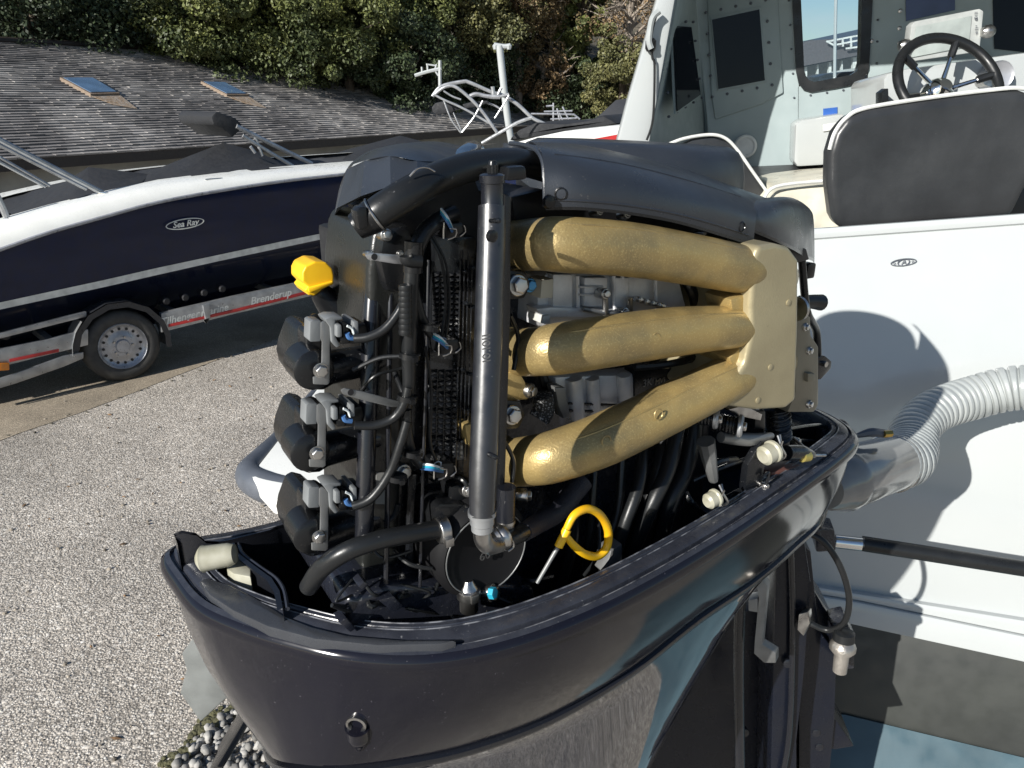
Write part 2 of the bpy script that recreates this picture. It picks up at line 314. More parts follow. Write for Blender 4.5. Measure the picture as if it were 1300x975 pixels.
g.build('pebbles', mPeb, kind='stuff', ang=80)
g = G()
for k in range(260):
    i = rr.randrange(0, 3); q = edge[i].lerp(edge[i + 1], rr.random()); s = rr.uniform(.006, .02)
    g.ball(q + V((rr.gauss(0, .025), rr.gauss(0, .025), .002)), s, s * 1.2, s * .6, n=3)
g.build('moss_edge', mMossG, kind='stuff')

# ------------------------------------------------------------------ hill and trees
g = G(); vs = []; nx, ny = 70, 30
for j in range(ny):
    for i in range(nx):
        x = -70 + i * 2.2; y = 34 + j * 2.2 - (max(0, x + 2) * .02 if x > -2 else 0); hgt = max(0, (y - 35)) * .55 + (max(0, y - 35) > 0) * 1.2 * sin(x * .4 + y * .3) + rr.uniform(-.5, .5)
        fall = 1 / (1 + math.exp((x - 11 - (y - 34) * .1) * .9))
        vs.append(V((x, y, -1.6 + hgt * fall)))
g.add(vs, [(j * nx + i, j * nx + i + 1, (j + 1) * nx + i + 1, (j + 1) * nx + i) for j in range(ny - 1) for i in range(nx - 1)])
g.build('hillside', mHill, kind='structure', smooth=False)
def leaves(c, R, n, size, clump=70, flat=.8, seed=0):
    r = np.random.RandomState(seed); cl = r.normal(size=(clump, 3)); cl /= np.linalg.norm(cl, axis=1)[:, None]
    cl *= (r.uniform(.35, 1, (clump, 1)) ** .6) * np.array(R) * (1 + .25 * r.uniform(-1, 1, (clump, 1)))
    idx = r.randint(0, clump, n); cr_ = r.uniform(.12, .30, clump) * R[0]
    d = r.normal(size=(n, 3)); d /= np.linalg.norm(d, axis=1)[:, None]
    p = cl[idx] + d * (cr_[idx] * r.uniform(.5, 1, n) ** .5)[:, None] * np.array([1, 1, flat])
    nrm = d * .8 + r.normal(size=(n, 3)) * .8 + [0, 0, .3]; nrm /= np.linalg.norm(nrm, axis=1)[:, None]
    a = np.cross(nrm, r.normal(size=(n, 3))); a /= np.linalg.norm(a, axis=1)[:, None]; b = np.cross(nrm, a)
    s = size * r.uniform(.6, 1.4, (n, 1)); a *= s; b *= s * .62
    v = np.stack([p - a, p + b - a * .1, p + a, p - b - a * .1], 1).reshape(-1, 3)
    return v
def leafmesh(name, v, mat, parent, loc):
    n = len(v) // 4; me = bpy.data.meshes.new(name); me.vertices.add(4 * n); me.vertices.foreach_set('co', v.astype('f').ravel())
    me.loops.add(4 * n); me.loops.foreach_set('vertex_index', np.arange(4 * n)); me.polygons.add(n)
    me.polygons.foreach_set('loop_start', np.arange(n) * 4); me.polygons.foreach_set('loop_total', np.full(n, 4)); me.update(); me.validate()
    me.materials.append(mat); o = bpy.data.objects.new(name, me); SC.collection.objects.link(o); setp(o, parent, loc); return o
def tree(px, py, Y, R, kind, n, label, size=.058, name='broadleaf_tree', bare=0):
    c = P(px, py, Y); base = V((c.x, c.y, -1.6 if Y < 36 else -1.6 + (Y - 35) * .45)); seed = int(abs(px) * 7 + Y)
    r = random.Random(seed)
    t = thing(name, base, label, 'tree' if name != 'bush' else 'bush', 'trees behind the long shed' if Y < 33 else ('trees on the bank' if name != 'bush' else 'bushes on the bank'))
    g = G(); top = c + V((0, 0, R[2] * .3)); g.tube([base, base.lerp(c, .5) + V((r.uniform(-.3, .3), 0, 0)), c, top], [.26, .2, .13, .03], seg=8, sm=4)
    for k in range(9 + bare):
        d = V((r.uniform(-1, 1), r.uniform(-1, .5), r.uniform(-.1, 1))).normalized(); s0 = base.lerp(c, r.uniform(.75, 1.05))
        e = c + V((d.x * R[0], d.y * R[1], d.z * R[2])) * r.uniform(.6, 1.0); mid = s0.lerp(e, .5) + V((r.uniform(-.4, .4), r.uniform(-.4, .4), r.uniform(0, .4)))
        g.tube([s0, mid, e], [.09, .05, .012], seg=5, sm=3)
        if bare:
            for q in range(7):
                st = mid.lerp(e, r.uniform(-.3, .9)); en = st + V((r.uniform(-1, 1), r.uniform(-1, 1), r.uniform(-.3, .9))) * .8
                g.tube([st, st.lerp(en, .5) + V((r.uniform(-.1, .1), 0, r.uniform(-.1, .1))), en], [.03, .02, .006], seg=4, sm=2)
    g.build('trunk', mBare if bare else mTrunk, t)
    if n: leafmesh("crown", leaves(c, R, int(n * 3.9), size, clump=int(60 + n / 160), seed=seed), mLeaf[kind], t, c)
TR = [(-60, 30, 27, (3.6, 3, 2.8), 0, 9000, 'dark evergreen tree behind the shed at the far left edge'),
      (40, 10, 26, (3.4, 3, 2.6), 0, 12000, 'dark tree rising above the left end of the shed ridge'),
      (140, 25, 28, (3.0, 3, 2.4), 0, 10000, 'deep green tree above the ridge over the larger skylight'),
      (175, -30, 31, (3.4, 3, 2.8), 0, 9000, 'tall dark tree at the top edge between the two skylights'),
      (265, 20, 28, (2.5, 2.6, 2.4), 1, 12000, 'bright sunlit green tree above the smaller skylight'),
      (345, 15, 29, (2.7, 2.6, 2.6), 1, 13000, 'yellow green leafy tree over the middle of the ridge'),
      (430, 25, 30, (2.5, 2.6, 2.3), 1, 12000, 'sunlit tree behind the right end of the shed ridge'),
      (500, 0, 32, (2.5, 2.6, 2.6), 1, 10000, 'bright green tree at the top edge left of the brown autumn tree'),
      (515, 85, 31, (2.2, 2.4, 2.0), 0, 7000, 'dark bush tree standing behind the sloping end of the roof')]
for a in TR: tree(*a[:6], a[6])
tree(585, 20, 34, (2.6, 2.4, 2.5), 2, 9000, 'olive tree at the top of the bank behind the white mast')
tree(650, -5, 36, (2.6, 2.4, 2.0), 3, 6500, 'brown autumn tree just right of the top of the white mast', bare=4)
tree(740, 25, 37, (1.5, 1.6, 3.4), 1, 5000, 'narrow green tree halfway up the dark bank', size=.12)
tree(800, 15, 36, (2.4, 2.0, 2.4), 3, 900, 'pale leafless tree next to the white cabin post', bare=14)
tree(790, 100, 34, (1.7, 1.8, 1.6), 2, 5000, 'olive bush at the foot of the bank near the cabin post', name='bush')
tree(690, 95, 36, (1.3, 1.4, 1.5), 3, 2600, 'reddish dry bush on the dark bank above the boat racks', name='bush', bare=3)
tree(595, 105, 35, (2.4, 2.0, 1.9), 0, 6000, 'dark bush low on the bank behind the mast', name='bush')
tree(735, 120, 37, (2.2, 2.0, 1.7), 0, 5000, 'dark bush low on the bank right of the racks', name='bush')
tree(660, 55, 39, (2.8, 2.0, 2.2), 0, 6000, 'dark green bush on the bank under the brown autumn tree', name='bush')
tree(560, -25, 38, (3.2, 2.0, 2.4), 2, 6000, 'olive tree high on the hill at the top edge behind the mast', name='broadleaf_tree')
tree(720, -30, 42, (3.4, 2.0, 2.6), 2, 6000, 'olive tree on the hilltop right of the brown autumn tree', name='broadleaf_tree')

# ------------------------------------------------------------------ long shed with shingle roof
e0 = PZ(-260, 221, 1.3); e1 = PZ(640, 162, 1.3); ed = (e1 - e0).normalized(); up0 = V((-ed.y, ed.x, 0)); SL = radians(19)
upv = up0 * cos(SL) + ZU * sin(SL); RN = ed.cross(upv); RN = RN if RN.z > 0 else -RN
def RF(px, py, o=0): r = ray(px, py); return C0 + r * ((e0 + RN * o - C0).dot(RN) / r.dot(RN))
def ab(p): d = p - e0; return d.dot(ed), d.dot(upv)
shed = thing('boat_shed', e0.lerp(e1, .5) + V((0, 0, -2.6)), 'long low shed with weathered shingle roof and two skylights', 'shed')
rl0 = ab(RF(0, 47)); rl1 = ab(RF(492, 84)); hipb = ab(RF(720, 156)); bR = (rl0[1] + rl1[1]) / 2
roofpoly = [(0, 0), (hipb[0], 0), (rl1[0], bR), (0, bR)]
def RA(a, b, o=0): return e0 + ed * a + upv * b + RN * o
g = G().prism([RA(a, b, 0) for a, b in roofpoly], RN * -.15); g.build('roof', mFascia, shed)
g = G(); nC = int(bR / .16); rr = random.Random(5)
for c_ in range(nC):
    b0 = c_ * bR / nC; b1 = b0 + bR / nC * 1.12; amax = hipb[0] + (rl1[0] - hipb[0]) * (b0 / bR); a_ = rr.uniform(0, .3)
    while a_ < amax - .05:
        w_ = min(rr.uniform(.16, .42), amax - a_); h0 = .03 + rr.uniform(0, .02)
        g.add([RA(a_, b0, .002), RA(a_ + w_ - .008, b0, .002), RA(a_ + w_ - .008, b0, h0), RA(a_, b0, h0), RA(a_, b1, .006), RA(a_ + w_ - .008, b1, .006)],
              [(0, 1, 2, 3), (3, 2, 5, 4), (0, 3, 4), (1, 5, 2)])
        a_ += w_
g.build('shingles', mShingle, shed, kind='stuff', smooth=False)
g = G(); g.tube([RA(0, bR, .05), RA(rl1[0], bR, .05)], .10, seg=8); g.tube([RA(rl1[0], bR, .04), RA(hipb[0], 0, .04)], .07, seg=8); g.build('ridge_cap', mFascia, shed)
g = G().prism([RA(0, 0, -.02), RA(hipb[0], 0, -.02), RA(hipb[0], 0, -.02) + V((0, 0, -.20)), RA(0, 0, -.02) + V((0, 0, -.20))], up0 * .06); g.build('fascia', mFascia, shed)
q0 = RA(0, .5, -.3); q1 = RA(hipb[0] - .6, .5, -.3)
g = G().prism([q0, q1, q1 - ZU * 2.6, q0 - ZU * 2.6], up0 * 6.5); g.build('wall', mWallB, shed)
for quad, nm in (([(76, 98), (118, 98), (152, 118), (115, 119)], 0), ([(255, 103), (285, 104), (316, 120), (288, 120)], 1)):
    ps = [RF(x, y, .11) for x, y in quad]; cx = sum(ps, V()) / 4
    fr = G().prism(ps, RN * -.11).build('skylight', M('rusty_skylight_frame', (.24, .18, .13), .7), shed)
    ps2 = [cx + (p - cx) * .88 + RN * .01 for p in ps]; G().prism(ps2, RN * .01).build('pane', mSkyl, fr)
    lo = ps[3] - RN * .06; l2 = ps[2] - RN * .06
    G().prism([lo, l2, l2 - upv * 1.0 - ed * .2, lo - upv * .6 + ed * .2], RN * .012).build('moss_streak', mMoss, shed)

# ------------------------------------------------------------------ navy runabout and its trailer
def B(px, py, o=0): r = ray(px, py); return C0 + r * ((W0 + TN * o - C0).dot(TN) / r.dot(TN))
nb = thing('runabout_boat', B(200, 400, 1.1), 'navy and white runabout under a black cover on its trailer', 'motorboat')
# columns: px, deck inner y, deck top y, rub rail y, stripe top y, stripe bottom y, chine y
cols = [(-330, 385, 392, 412, 462, 474, 560), (-160, 332, 340, 362, 421, 432, 500), (-60, 298, 306, 338, 400, 410, 452), (0, 277, 283, 318, 384, 393, 420), (60, 260, 266, 297, 371, 380, 405), (130, 243, 249, 277, 356, 365, 389), (200, 228, 234, 258, 340, 349, 374), (280, 218, 224, 243, 323, 331, 357), (360, 211, 216, 231, 306, 314, 340), (440, 205, 210, 222, 290, 297, 326), (560, 196, 200, 208, 268, 275, 300), (700, 186, 193, 202, 243, 249, 268)]
WID = 1.95
def hull(rows, name, mat, lab=None):
    near = rows; far = [[p + TN * (WID - 2 * (p - W0).dot(TN)) for p in r] for r in rows]
    g = G(); g.loft(near, closed=False); g.loft(far, closed=False); return g.build(name, mat, nb, ang=50)
hull([[B(x, r, .0), B(x, s1, .06)] + [B(x, s1, .06).lerp(B(x, ch, .22), .02)] for x, di, dt, r, s1, s2, ch in cols], 'topsides', mNavy)
hull([[B(x, s1, .055), B(x, s2, .065)] for x, di, dt, r, s1, s2, ch in cols], 'stripe', mPiping)
hull([[B(x, s2, .065), B(x, ch, .22), B(x, ch, .22) + TN * .92 - ZU * .45] for x, di, dt, r, s1, s2, ch in cols], 'bottom', M('navy_lower_gelcoat', (.006, .009, .024), .15, spec=.3))
hull([[B(x, di, .42), B(x, dt, .16), B(x, (dt * .6 + r * .4), .02), B(x, r - 4, -.015), B(x, r - 2, -.02), B(x, r, .0)] for x, di, dt, r, s1, s2, ch in cols], 'deck', mWhiteP)
g = G(); g.tube([B(x, r - 1, -.02) for x, di, dt, r, s1, s2, ch in cols], .016, seg=6, sm=3); g.build('rub_rail', mRim, nb)
g = G(); g.loft([[B(x, di, .42), B(x, di, .42) - ZU * .45, B(x, di, .42) + TN * (WID - .84) - ZU * .45] for x, di, *_ in cols], closed=False); g.build('cockpit_sole', mCanvasG, nb)
def cover(parent, pts, ridge, far, name='cover', mat=mCanvas):
    g = G(); g.loft([list(pts), [p.lerp(q, .5) - ZU * .04 for p, q in zip(pts, ridge)], list(ridge), [p.lerp(q, .5) - ZU * .04 for p, q in zip(ridge, far)], list(far)], closed=False); return g.build(name, mat, parent, ang=60)
nr = [B(x, y, .3) for x, y in ((138, 246), (180, 238), (230, 229), (290, 221), (340, 214), (372, 212))]
rd = [B(x, y, 1.0) for x, y in ((150, 234), (185, 220), (235, 200), (284, 181), (325, 192), (366, 210))]
cover(nb, nr, rd, [p + TN * 1.35 for p in nr])
nr = [B(x, y, .3) for x, y in ((8, 281), (45, 269), (80, 260), (110, 252), (160, 240))]
rd = [B(x, y, .95) for x, y in ((14, 271), (60, 248), (98, 225), (112, 212), (190, 221))]
cover(nb, nr, rd, [p + TN * 1.35 for p in nr], 'rear_cover')
nr = [B(x, y, .3) for x, y in ((375, 214), (400, 210), (440, 208), (520, 200))]; rd = [B(x, y, 1.15) for x, y in ((378, 211), (408, 200), (460, 206), (530, 196))]
cover(nb, nr, rd, [p + TN * 1.35 for p in nr], 'bow_cover', mCanvasG)
for pts, r in (([(-60, 146), (0, 178), (60, 209), (130, 245)], 4), ([(-60, 152), (0, 184), (110, 240)], 3), ([(0, 200), (63, 236)], 2.2), ([(-40, 186), (0, 206), (58, 237)], 2.5), ([(-14, 232), (0, 256), (10, 280)], 4)):
    g = G(); q = [B(x, y, .35) for x, y in pts]; g.tube(q, pr(q[0], r), seg=8); g.build('canopy_tube', mTube, nb)
for x, y in ((131, 246), (11, 279)):
    p = B(x, y, .3); G().box(p, .07, .05, .03).build('tube_foot', mChrome, nb, bev=.006)
for pts, r in (([(300, 160), (345, 183), (396, 208)], 3), ([(308, 172), (340, 192), (372, 211)], 2.5), ([(323, 172), (333, 198)], 2), ([(318, 186), (324, 194)], 2)):
    g = G(); q = [B(x, y, .8) for x, y in pts]; g.tube(q, pr(q[0], r), seg=8); g.build('tower_tube', mTube, nb)
q = [B(x, y, .8) for x, y in ((268, 148), (275, 141), (300, 150), (308, 158), (306, 165), (296, 175), (283, 164), (271, 158))]
G().prism(q, TN * .9).build('rolled_canopy', mCanvas, nb, bev=.03)
p = B(272, 227, .12); G().box(p, .16, .04, .012, X=TD).build('deck_cleat', mChrome, nb, bev=.004)
ec = B(235, 284, -.002); exd = (B(255, 281, -.002) - ec).normalized(); eu = (B(235, 276, -.002) - ec).normalized()
def ellipse(c, X, Y, a, b, w_, mat, parent, name, off):
    g = G(); K = 48; ri = []; ro = []
    for k in range(K):
        t = 2 * pi * k / K; ro.append(c + X * a * cos(t) + Y * b * sin(t)); ri.append(c + X * (a - w_) * cos(t) + Y * (b - w_) * sin(t))
    g.loft([ri, ro, [p + off for p in ro], [p + off for p in ri], ri], cap=False); return g.build(name, mat, parent)
S = pr(ec, 1)
emb = ellipse(ec, exd, eu, 24.5 * S, 6.6 * S, 1.2 * S, mPiping, nb, 'emblem', -TN * .006)
text('Sea Ray', ec - TN * .006, exd, eu, 10.5 * S, mPiping, emb, shear=.35, bold=.0015)
tr = thing('boat_trailer', W0, 'galvanised boat trailer with red stripe under the navy boat', 'trailer')
def rail(pts_t, pts_b, o, name='frame_rail', mat=mAlu, th=.06, parent=None):
    a = [B(x, y, o) for x, y in pts_t]; b = [B(x, y, o) for x, y in pts_b]
    return G().prism(a + b[::-1], TN * th).build(name, mat, parent or tr, bev=.004)
rl = rail([(205, 398), (300, 376), (390, 357), (560, 318)], [(205, 422), (300, 398), (390, 377), (560, 337)], -.02)
rail([(214, 411.5), (300, 392), (388, 370), (555, 331)], [(214, 415.5), (300, 396), (388, 374), (555, 335)], -.026, 'red_stripe', mRed, .004, rl)
for s_, x, y, wd in (('Tilhenger', 228, 404, 40), ('marine', 272, 394, 40), ('Brenderup', 344, 377, 62)):
    p = B(x, y, -.026); t_ = text(s_, p, (B(x + 20, y - 4.7, -.026) - p), ZU, pr(p, 13), mPiping, rl, shear=.3, bold=.002)
rail([(-120, 475), (0, 444), (60, 432), (112, 418)], [(-120, 498), (0, 466), (60, 451), (112, 438)], -.02)
rail([(12, 456), (75, 443)], [(12, 460), (75, 447)], -.026, 'red_stripe', mRed, .004)
rail([(-120, 440), (0, 424), (110, 396)], [(-120, 446), (0, 430), (110, 402)], -.0, 'upper_rail', mAlu)
rail([(-40, 492), (20, 474), (80, 452), (106, 447)], [(-40, 505), (20, 487), (80, 466), (106, 455)], -.03, 'side_plate', mAlu, .02)
rail([(-14, 462), (12, 461)], [(-14, 472), (12, 470)], -.06, 'side_marker', mOrange, .03)
rail([(258, 388), (266, 386), (267, 404), (260, 406)], [(262, 410), (261, 409), (260, 408), (259, 406)], -.05, 'roller_bracket', mAlu, .03)
for x, y in ((8, 427), (212, 383), (236, 378), (260, 372), (283, 367)):
    p = B(x, y, .05); G().lathe(p, TN, [(0, .025), (.01, .036), (.09, .036), (.1, .025)], seg=14).build('keel_roller', mDark, tr)
for k in range(-2, 4): G().box(W0 + TD * (k * 1.15 + .6) + TN * 1.1 + ZU * .48, .06, 2.1, .06, X=TD, Y=TN).build('cross_member', mAlu, tr)
def wheel(c, parent):
    w_ = bpy.data.objects.new('wheel', None); SC.collection.objects.link(w_); setp(w_, parent, c)
    R = .335
    G().lathe(c - TN * .0, TN, [(0.01, R * .62), (0, R * .68), (-.012, R * .80), (0, R * .93), (.03, R), (.15, R), (.18, R * .92), (.18, R * .6)], seg=44, cap=False).build('tyre', mTyre, w_)
    g = G(); g.lathe(c, TN, [(.004, R * .645), (-.004, R * .63), (.012, R * .585), (.03, R * .56), (.035, R * .40), (.018, R * .34), (.02, R * .2), (.0, R * .17), (.0, 0)], seg=44, cap=False); rim = g.build('rim', mRim, w_, ang=60)
    g = G()
    X = TD; Y_ = ZU
    for k in range(16):
        t = 2 * pi * k / 16; q = c + (X * cos(t) + Y_ * sin(t)) * R * .485 + TN * .027
        g.lathe(q, TN, [(0, .013), (.012, .013)], seg=8)
    g.build('vent_holes', mDark, w_, kind='stuff')
    g = G()
    for k in range(5):
        t = 2 * pi * k / 5; g.hexa(c + (X * cos(t) + Y_ * sin(t)) * R * .26 + TN * .018, -TN, .011, .016)
    g.build('wheel_nuts', mSteel, w_, kind='stuff')
    return w_
R_ = .335; wc = W0 + ZU * R_; wheel(wc, tr); wheel(wc + TN * 2.15, tr)
g = G(); arc = [wc + (TD * cos(t) + ZU * sin(t)) * (R_ + .09) for t in [radians(a) for a in (172, 150, 125, 100, 75, 50, 25, 5, -12)]]
arc2 = [wc + (TD * cos(t) + ZU * sin(t)) * (R_ + .065) for t in [radians(a) for a in (172, 150, 125, 100, 75, 50, 25, 5, -12)]]
g.loft([arc, [p + TN * .24 - TN * .03 for p in arc], [p + TN * .24 - TN * .03 for p in arc2], [p - TN * .03 for p in arc2]], closed=False)
g.loft([[p - TN * .03 for p in arc], [p - TN * .03 + (wc - p) * .12 for p in arc]], closed=False)
g.build('mudguard', M('black_mudguard', (.02, .022, .027), .35), tr)
arc = [wc + (TD * cos(t) + ZU * sin(t)) * (R_ + .097) for t in [radians(a) for a in (178, 165, 150, 135)]]
G().loft([[p - TN * .04 for p in arc], [p + TN * .16 for p in arc]], closed=False).build('mudguard_bracket', mAlu, tr)

# ------------------------------------------------------------------ boats, mast and racks in the middle distance
wb = thing('wakeboard_boat', P(700, 200, 9), 'white boat with red stripe and grey tubular wakeboard tower', 'motorboat')
def Q(zx, zy, Y=9.0): return P(480 + zx / 3.611, 60 + zy / 3.611, Y)
def tb(pts, r, name='tower_tube', mat=mTube, Y=9.0, par=None):
    q = [Q(*p[:2], (p[2] if len(p) > 2 else Y)) for p in pts]; G().tube(q, pr(q[0], r * .8), seg=8, sm=5).build(name, mat, par or wb)
tb([(260, 215), (300, 185), (345, 178), (400, 215), (470, 285), (545, 390)], 2.6)
tb([(250, 225), (290, 180), (385, 158), (420, 162), (520, 205), (575, 222), (640, 262), (705, 322), (760, 350), (830, 385)], 2.8, Y=9.5)
tb([(255, 215), (300, 240), (400, 285), (530, 360)], 1.8)
tb([(705, 322), (640, 345), (560, 390), (475, 440)], 2.6)
tb([(420, 225), (450, 215), (500, 225), (560, 228)], 3.2, Y=9.3)
tb([(300, 200), (340, 225), (380, 240)], 1.5, Y=9.3); tb([(500, 255), (540, 270), (570, 290)], 1.5, Y=9.3); tb([(600, 220), (570, 270), (535, 325)], 1.3); tb([(480, 245), (440, 320), (385, 390)], 1.5)
tb([(300, 240), (335, 330), (380, 392)], 1.3); tb([(345, 300), (385, 390)], 1.1); tb([(525, 180), (530, 230)], 3, Y=9.4); tb([(565, 185), (550, 225), (600, 215)], 2.2, Y=9.4)
for pts in ([(245, 275), (262, 255), (310, 245), (360, 258), (372, 285), (330, 300), (270, 310), (250, 300)], [(385, 262), (430, 250), (500, 245), (508, 255), (440, 275), (400, 280)]):
    G().prism([Q(x, y, 9.1) for x, y in pts], V((0, .25, 0))).build('speaker_pod', mCanvas, wb, bev=.02)
G().prism([Q(x, y, 8.8) for x, y in ((560, 455), (720, 412), (850, 385), (1000, 368), (1130, 355), (1130, 420), (1000, 450), (850, 480))], V((.6, 1.6, 0))).build('deck', mWhiteP, wb, bev=.03)
G().prism([Q(x, y, 8.78) for x, y in ((880, 445), (960, 425), (1085, 402), (1130, 395), (1130, 440), (1000, 452), (900, 458))], V((.01, .015, 0))).build('red_stripe', mRed, wb)
G().prism([Q(x, y, 8.79) for x, y in ((860, 483), (1130, 424), (1130, 640), (560, 660), (560, 458))], V((.6, 1.6, 0))).build('hull', mNavy, wb, bev=.02)
G().prism([Q(x, y, 9.4) for x, y in ((590, 430), (640, 380), (720, 345), (850, 350), (960, 335), (1030, 310), (1100, 350), (1000, 370), (850, 385), (700, 415))], V((.5, 1.3, 0))).build('cover', mCanvas, wb, bev=.05)
cb = thing('covered_boat', P(470, 190, 10.5), 'low boat hidden under a dark peaked canvas in front of the shed', 'boat', 'covered boats')
nr = [P(x, y, 9.5) for x, y in ((380, 214), (430, 208), (480, 207), (540, 206), (600, 204))]; rd = [P(x, y, 10.5) for x, y in ((385, 208), (440, 190), (508, 172), (560, 186), (600, 200))]
cover(cb, nr, rd, [P(x, y, 12) for x, y in ((380, 200), (430, 197), (480, 195), (540, 192), (600, 190))])
G().prism([p - ZU * .02 for p in nr] + [nr[-1] - ZU * .6, nr[0] - ZU * .6], V((0, 1.8, 0))).build('hull', mNavy, cb, bev=.03)
cb = thing('covered_boat', P(780, 150, 14), 'boat under a grey peaked canvas beside the white cabin post', 'boat', 'covered boats')
nr = [P(x, y, 13) for x, y in ((755, 156), (775, 155), (795, 156), (830, 158))]; rd = [P(x, y, 14) for x, y in ((757, 150), (782, 127), (797, 125), (830, 135))]
cover(cb, nr, rd, [p + V((0, 2, 0)) for p in nr], mat=mCanvasG)
G().prism([p - ZU * .02 for p in nr] + [nr[-1] - ZU * .9, nr[0] - ZU * .9], V((0, 1.9, 0))).build('hull', mNavy, cb, bev=.03)
ms = thing('mast', P(650, 175, 12), 'tall pale mast with a short crossbar in front of the dark bank', 'mast')
G().tube([P(650, 185, 12), P(643, 140, 12), P(634, 58, 12)], pr(P(640, 100, 12), 4.5), seg=12).build('pole', mGel, ms)
G().tube([P(627, 57, 12), P(640, 59, 12), P(648, 58, 12)], pr(P(640, 60, 12), 3), seg=8).build('crossbar', mGel, ms)
for x in (629, 646): G().lathe(P(x, 60, 12), ZU, [(-.03, .03), (.02, .045), (.04, .03)], seg=8).build('lamp_head', mGel, ms)
ms = thing('antenna_arch', P(556, 110, 12), 'short white aerial bracket with lights against the shed roof', 'antenna')
for pts, r in (([(168, 130), (225, 112), (290, 98)], 2.2), ([(283, 60), (283, 120), (284, 190)], 2.4), ([(225, 75), (228, 110)], 1.4), ([(200, 90), (202, 118)], 1.4), ([(268, 78), (262, 105), (276, 130)], 1.2), ([(220, 78), (262, 84)], 1)):
    G().tube([Q(*p, 12) for p in pts], pr(P(560, 100, 12), r), seg=6).build('bracket_tube', mGel, ms)
rk = thing('boat_rack', P(710, 160, 16), 'grey metal ladder rack of thin rails below the dark bank', 'rack')
for pts in ([(803, 255), (803, 350)], [(820, 280), (835, 350)], [(845, 272), (880, 345)], [(830, 300), (850, 345)], [(760, 295), (890, 292)], [(700, 305), (900, 308)], [(790, 330), (910, 325)], [(770, 270), (800, 268)], [(900, 310), (925, 330)]):
    G().tube([Q(*p, 16) for p in pts], pr(P(700, 140, 16), 1.2), seg=5).build('rack_bar', mRim, rk)

# house seen through the cabin door window
hs = thing('terrace_house', P(1060, 112, 34), 'distant house with dark roof and white posts seen through the cabin door window', 'house')
def D(zx, zy, Y=34): return P(1000 + zx / 8.125, zy / 8.125, Y)
G().prism([D(-900, 640), (D(-900, 420)), D(160, 440), D(240, 415), D(500, 400), D(760, 500), D(2400, 260), D(2400, 300), D(760, 565), D(165, 680), D(-900, 780)], V((0, 5, 0))).build('roof', M('slate_roof', (.09, .08, .085), .8), hs)
G().prism([D(255, 408, 41), D(760, 300, 41), D(2400, -60, 41), D(2400, 500, 41), D(600, 520, 41), D(400, 430, 41)], V((0, 2, 0))).build('upper_roof', M('blue_grey_roof', (.05, .07, .11), .5), hs)
for a, b in (((400, 430), (760, 360)), ((480, 465), (760, 410)), ((600, 500), (760, 480))): G().tube([D(*a, 33.8), D(*b, 33.8)], .045, seg=4).build('railing_bar', mPiping, hs)
for a, b in (((400, 425), (480, 470)), ((485, 412), (490, 465)), ((565, 395), (570, 480)), ((650, 375), (655, 485)), ((740, 360), (742, 480))): G().tube([D(*a, 33.8), D(*b, 33.8)], .045, seg=4).build('railing_bar', mPiping, hs)
G().prism([D(-900, 780, 36), D(165, 690, 36), D(760, 570, 36), D(2400, 300, 36), D(2400, 1000, 36), D(-900, 1000, 36)], V((0, 3, 0))).build('wall', M('house_wall', (.30, .31, .30), .8), hs)
for x, y0, wd in ((188, 690, 26), (312, 665, 12), (438, 640, 26), (562, 625, 12), (692, 590, 38), (-60, 730, 20), (850, 560, 20), (1000, 530, 26)):
    G().prism([D(x - wd / 2, y0, 34.3), D(x + wd / 2, y0, 34.3), D(x + wd / 2, y0 + 150, 34.3), D(x - wd / 2, y0 + 150, 34.3)], V((0, .2, 0))).build('post', mPiping, hs)
G().prism([D(-900, 900, 34.2), D(180, 800, 34.2), D(560, 720, 34.2), D(2400, 460, 34.2), D(2400, 640, 34.2), D(560, 800, 34.2), D(180, 900, 34.2), D(-900, 1000, 34.2)], V((0, .1, 0))).build('balustrade', mGel, hs)
car = thing('parked_car', P(1060, 118, 28), 'small dark car parked in front of the distant house', 'car')
G().prism([D(x, y, 28) for x, y in ((280, 900), (310, 835), (330, 790), (400, 760), (560, 742), (720, 730), (800, 760), (860, 800), (880, 900))], V((0, 1.5, 0))).build('body', mBlackGloss, car, bev=.05)
G().prism([D(x, y, 27.98) for x, y in ((345, 800), (405, 772), (560, 755), (700, 745), (690, 770), (540, 790))], V((0, .03, 0))).build('windscreen', mGlassSky, car)
fp = thing('flagpole', P(1061, 110, 24), 'thin white flagpole in front of the house in the door window', 'pole')
G().tube([D(482, 1400, 24), D(488, 500, 24), D(515, -900, 24)], .045, seg=6).build('pole', mGel, fp)

# ------------------------------------------------------------------ white cabin boat carrying the engine
cbt = thing('cabin_boat', V((.9, 2.2, .5)), 'white cabin boat whose transom carries the uncovered outboard engine', 'motorboat')
T = Plane(P(1040, 790, 1.5), P(1300, 840, 1.36), P(1035, 297, 1.74))
def sheet(pl, pts, th, name, mat, o=0, bev=.004, parent=None, lab=None, **k):
    q = [pl(x, y, o) for x, y in pts]; g = G().prism(q, pl.n * th); return g.build(name, mat, parent or cbt, bev=bev, label=lab, **k)
sheet(T, [(620, 340), (900, 312), (1035, 297), (1300, 277), (1560, 258), (1560, 838), (1300, 790), (1040, 748), (620, 690)], .05, 'transom', mGel, bev=.012)
sheet(T, [(620, 690), (1040, 746), (1300, 788), (1560, 836), (1560, 862), (1300, 806), (1090, 763), (1040, 755), (620, 706)], .07, 'transom_ledge', mGel, o=-.02, bev=.005)
sheet(T, [(620, 708), (1040, 757), (1090, 765), (1300, 808), (1560, 864), (1560, 900), (1300, 841), (1076, 792), (1040, 786), (620, 730)], .07, 'transom_lip', mGel, o=-.028, bev=.006)
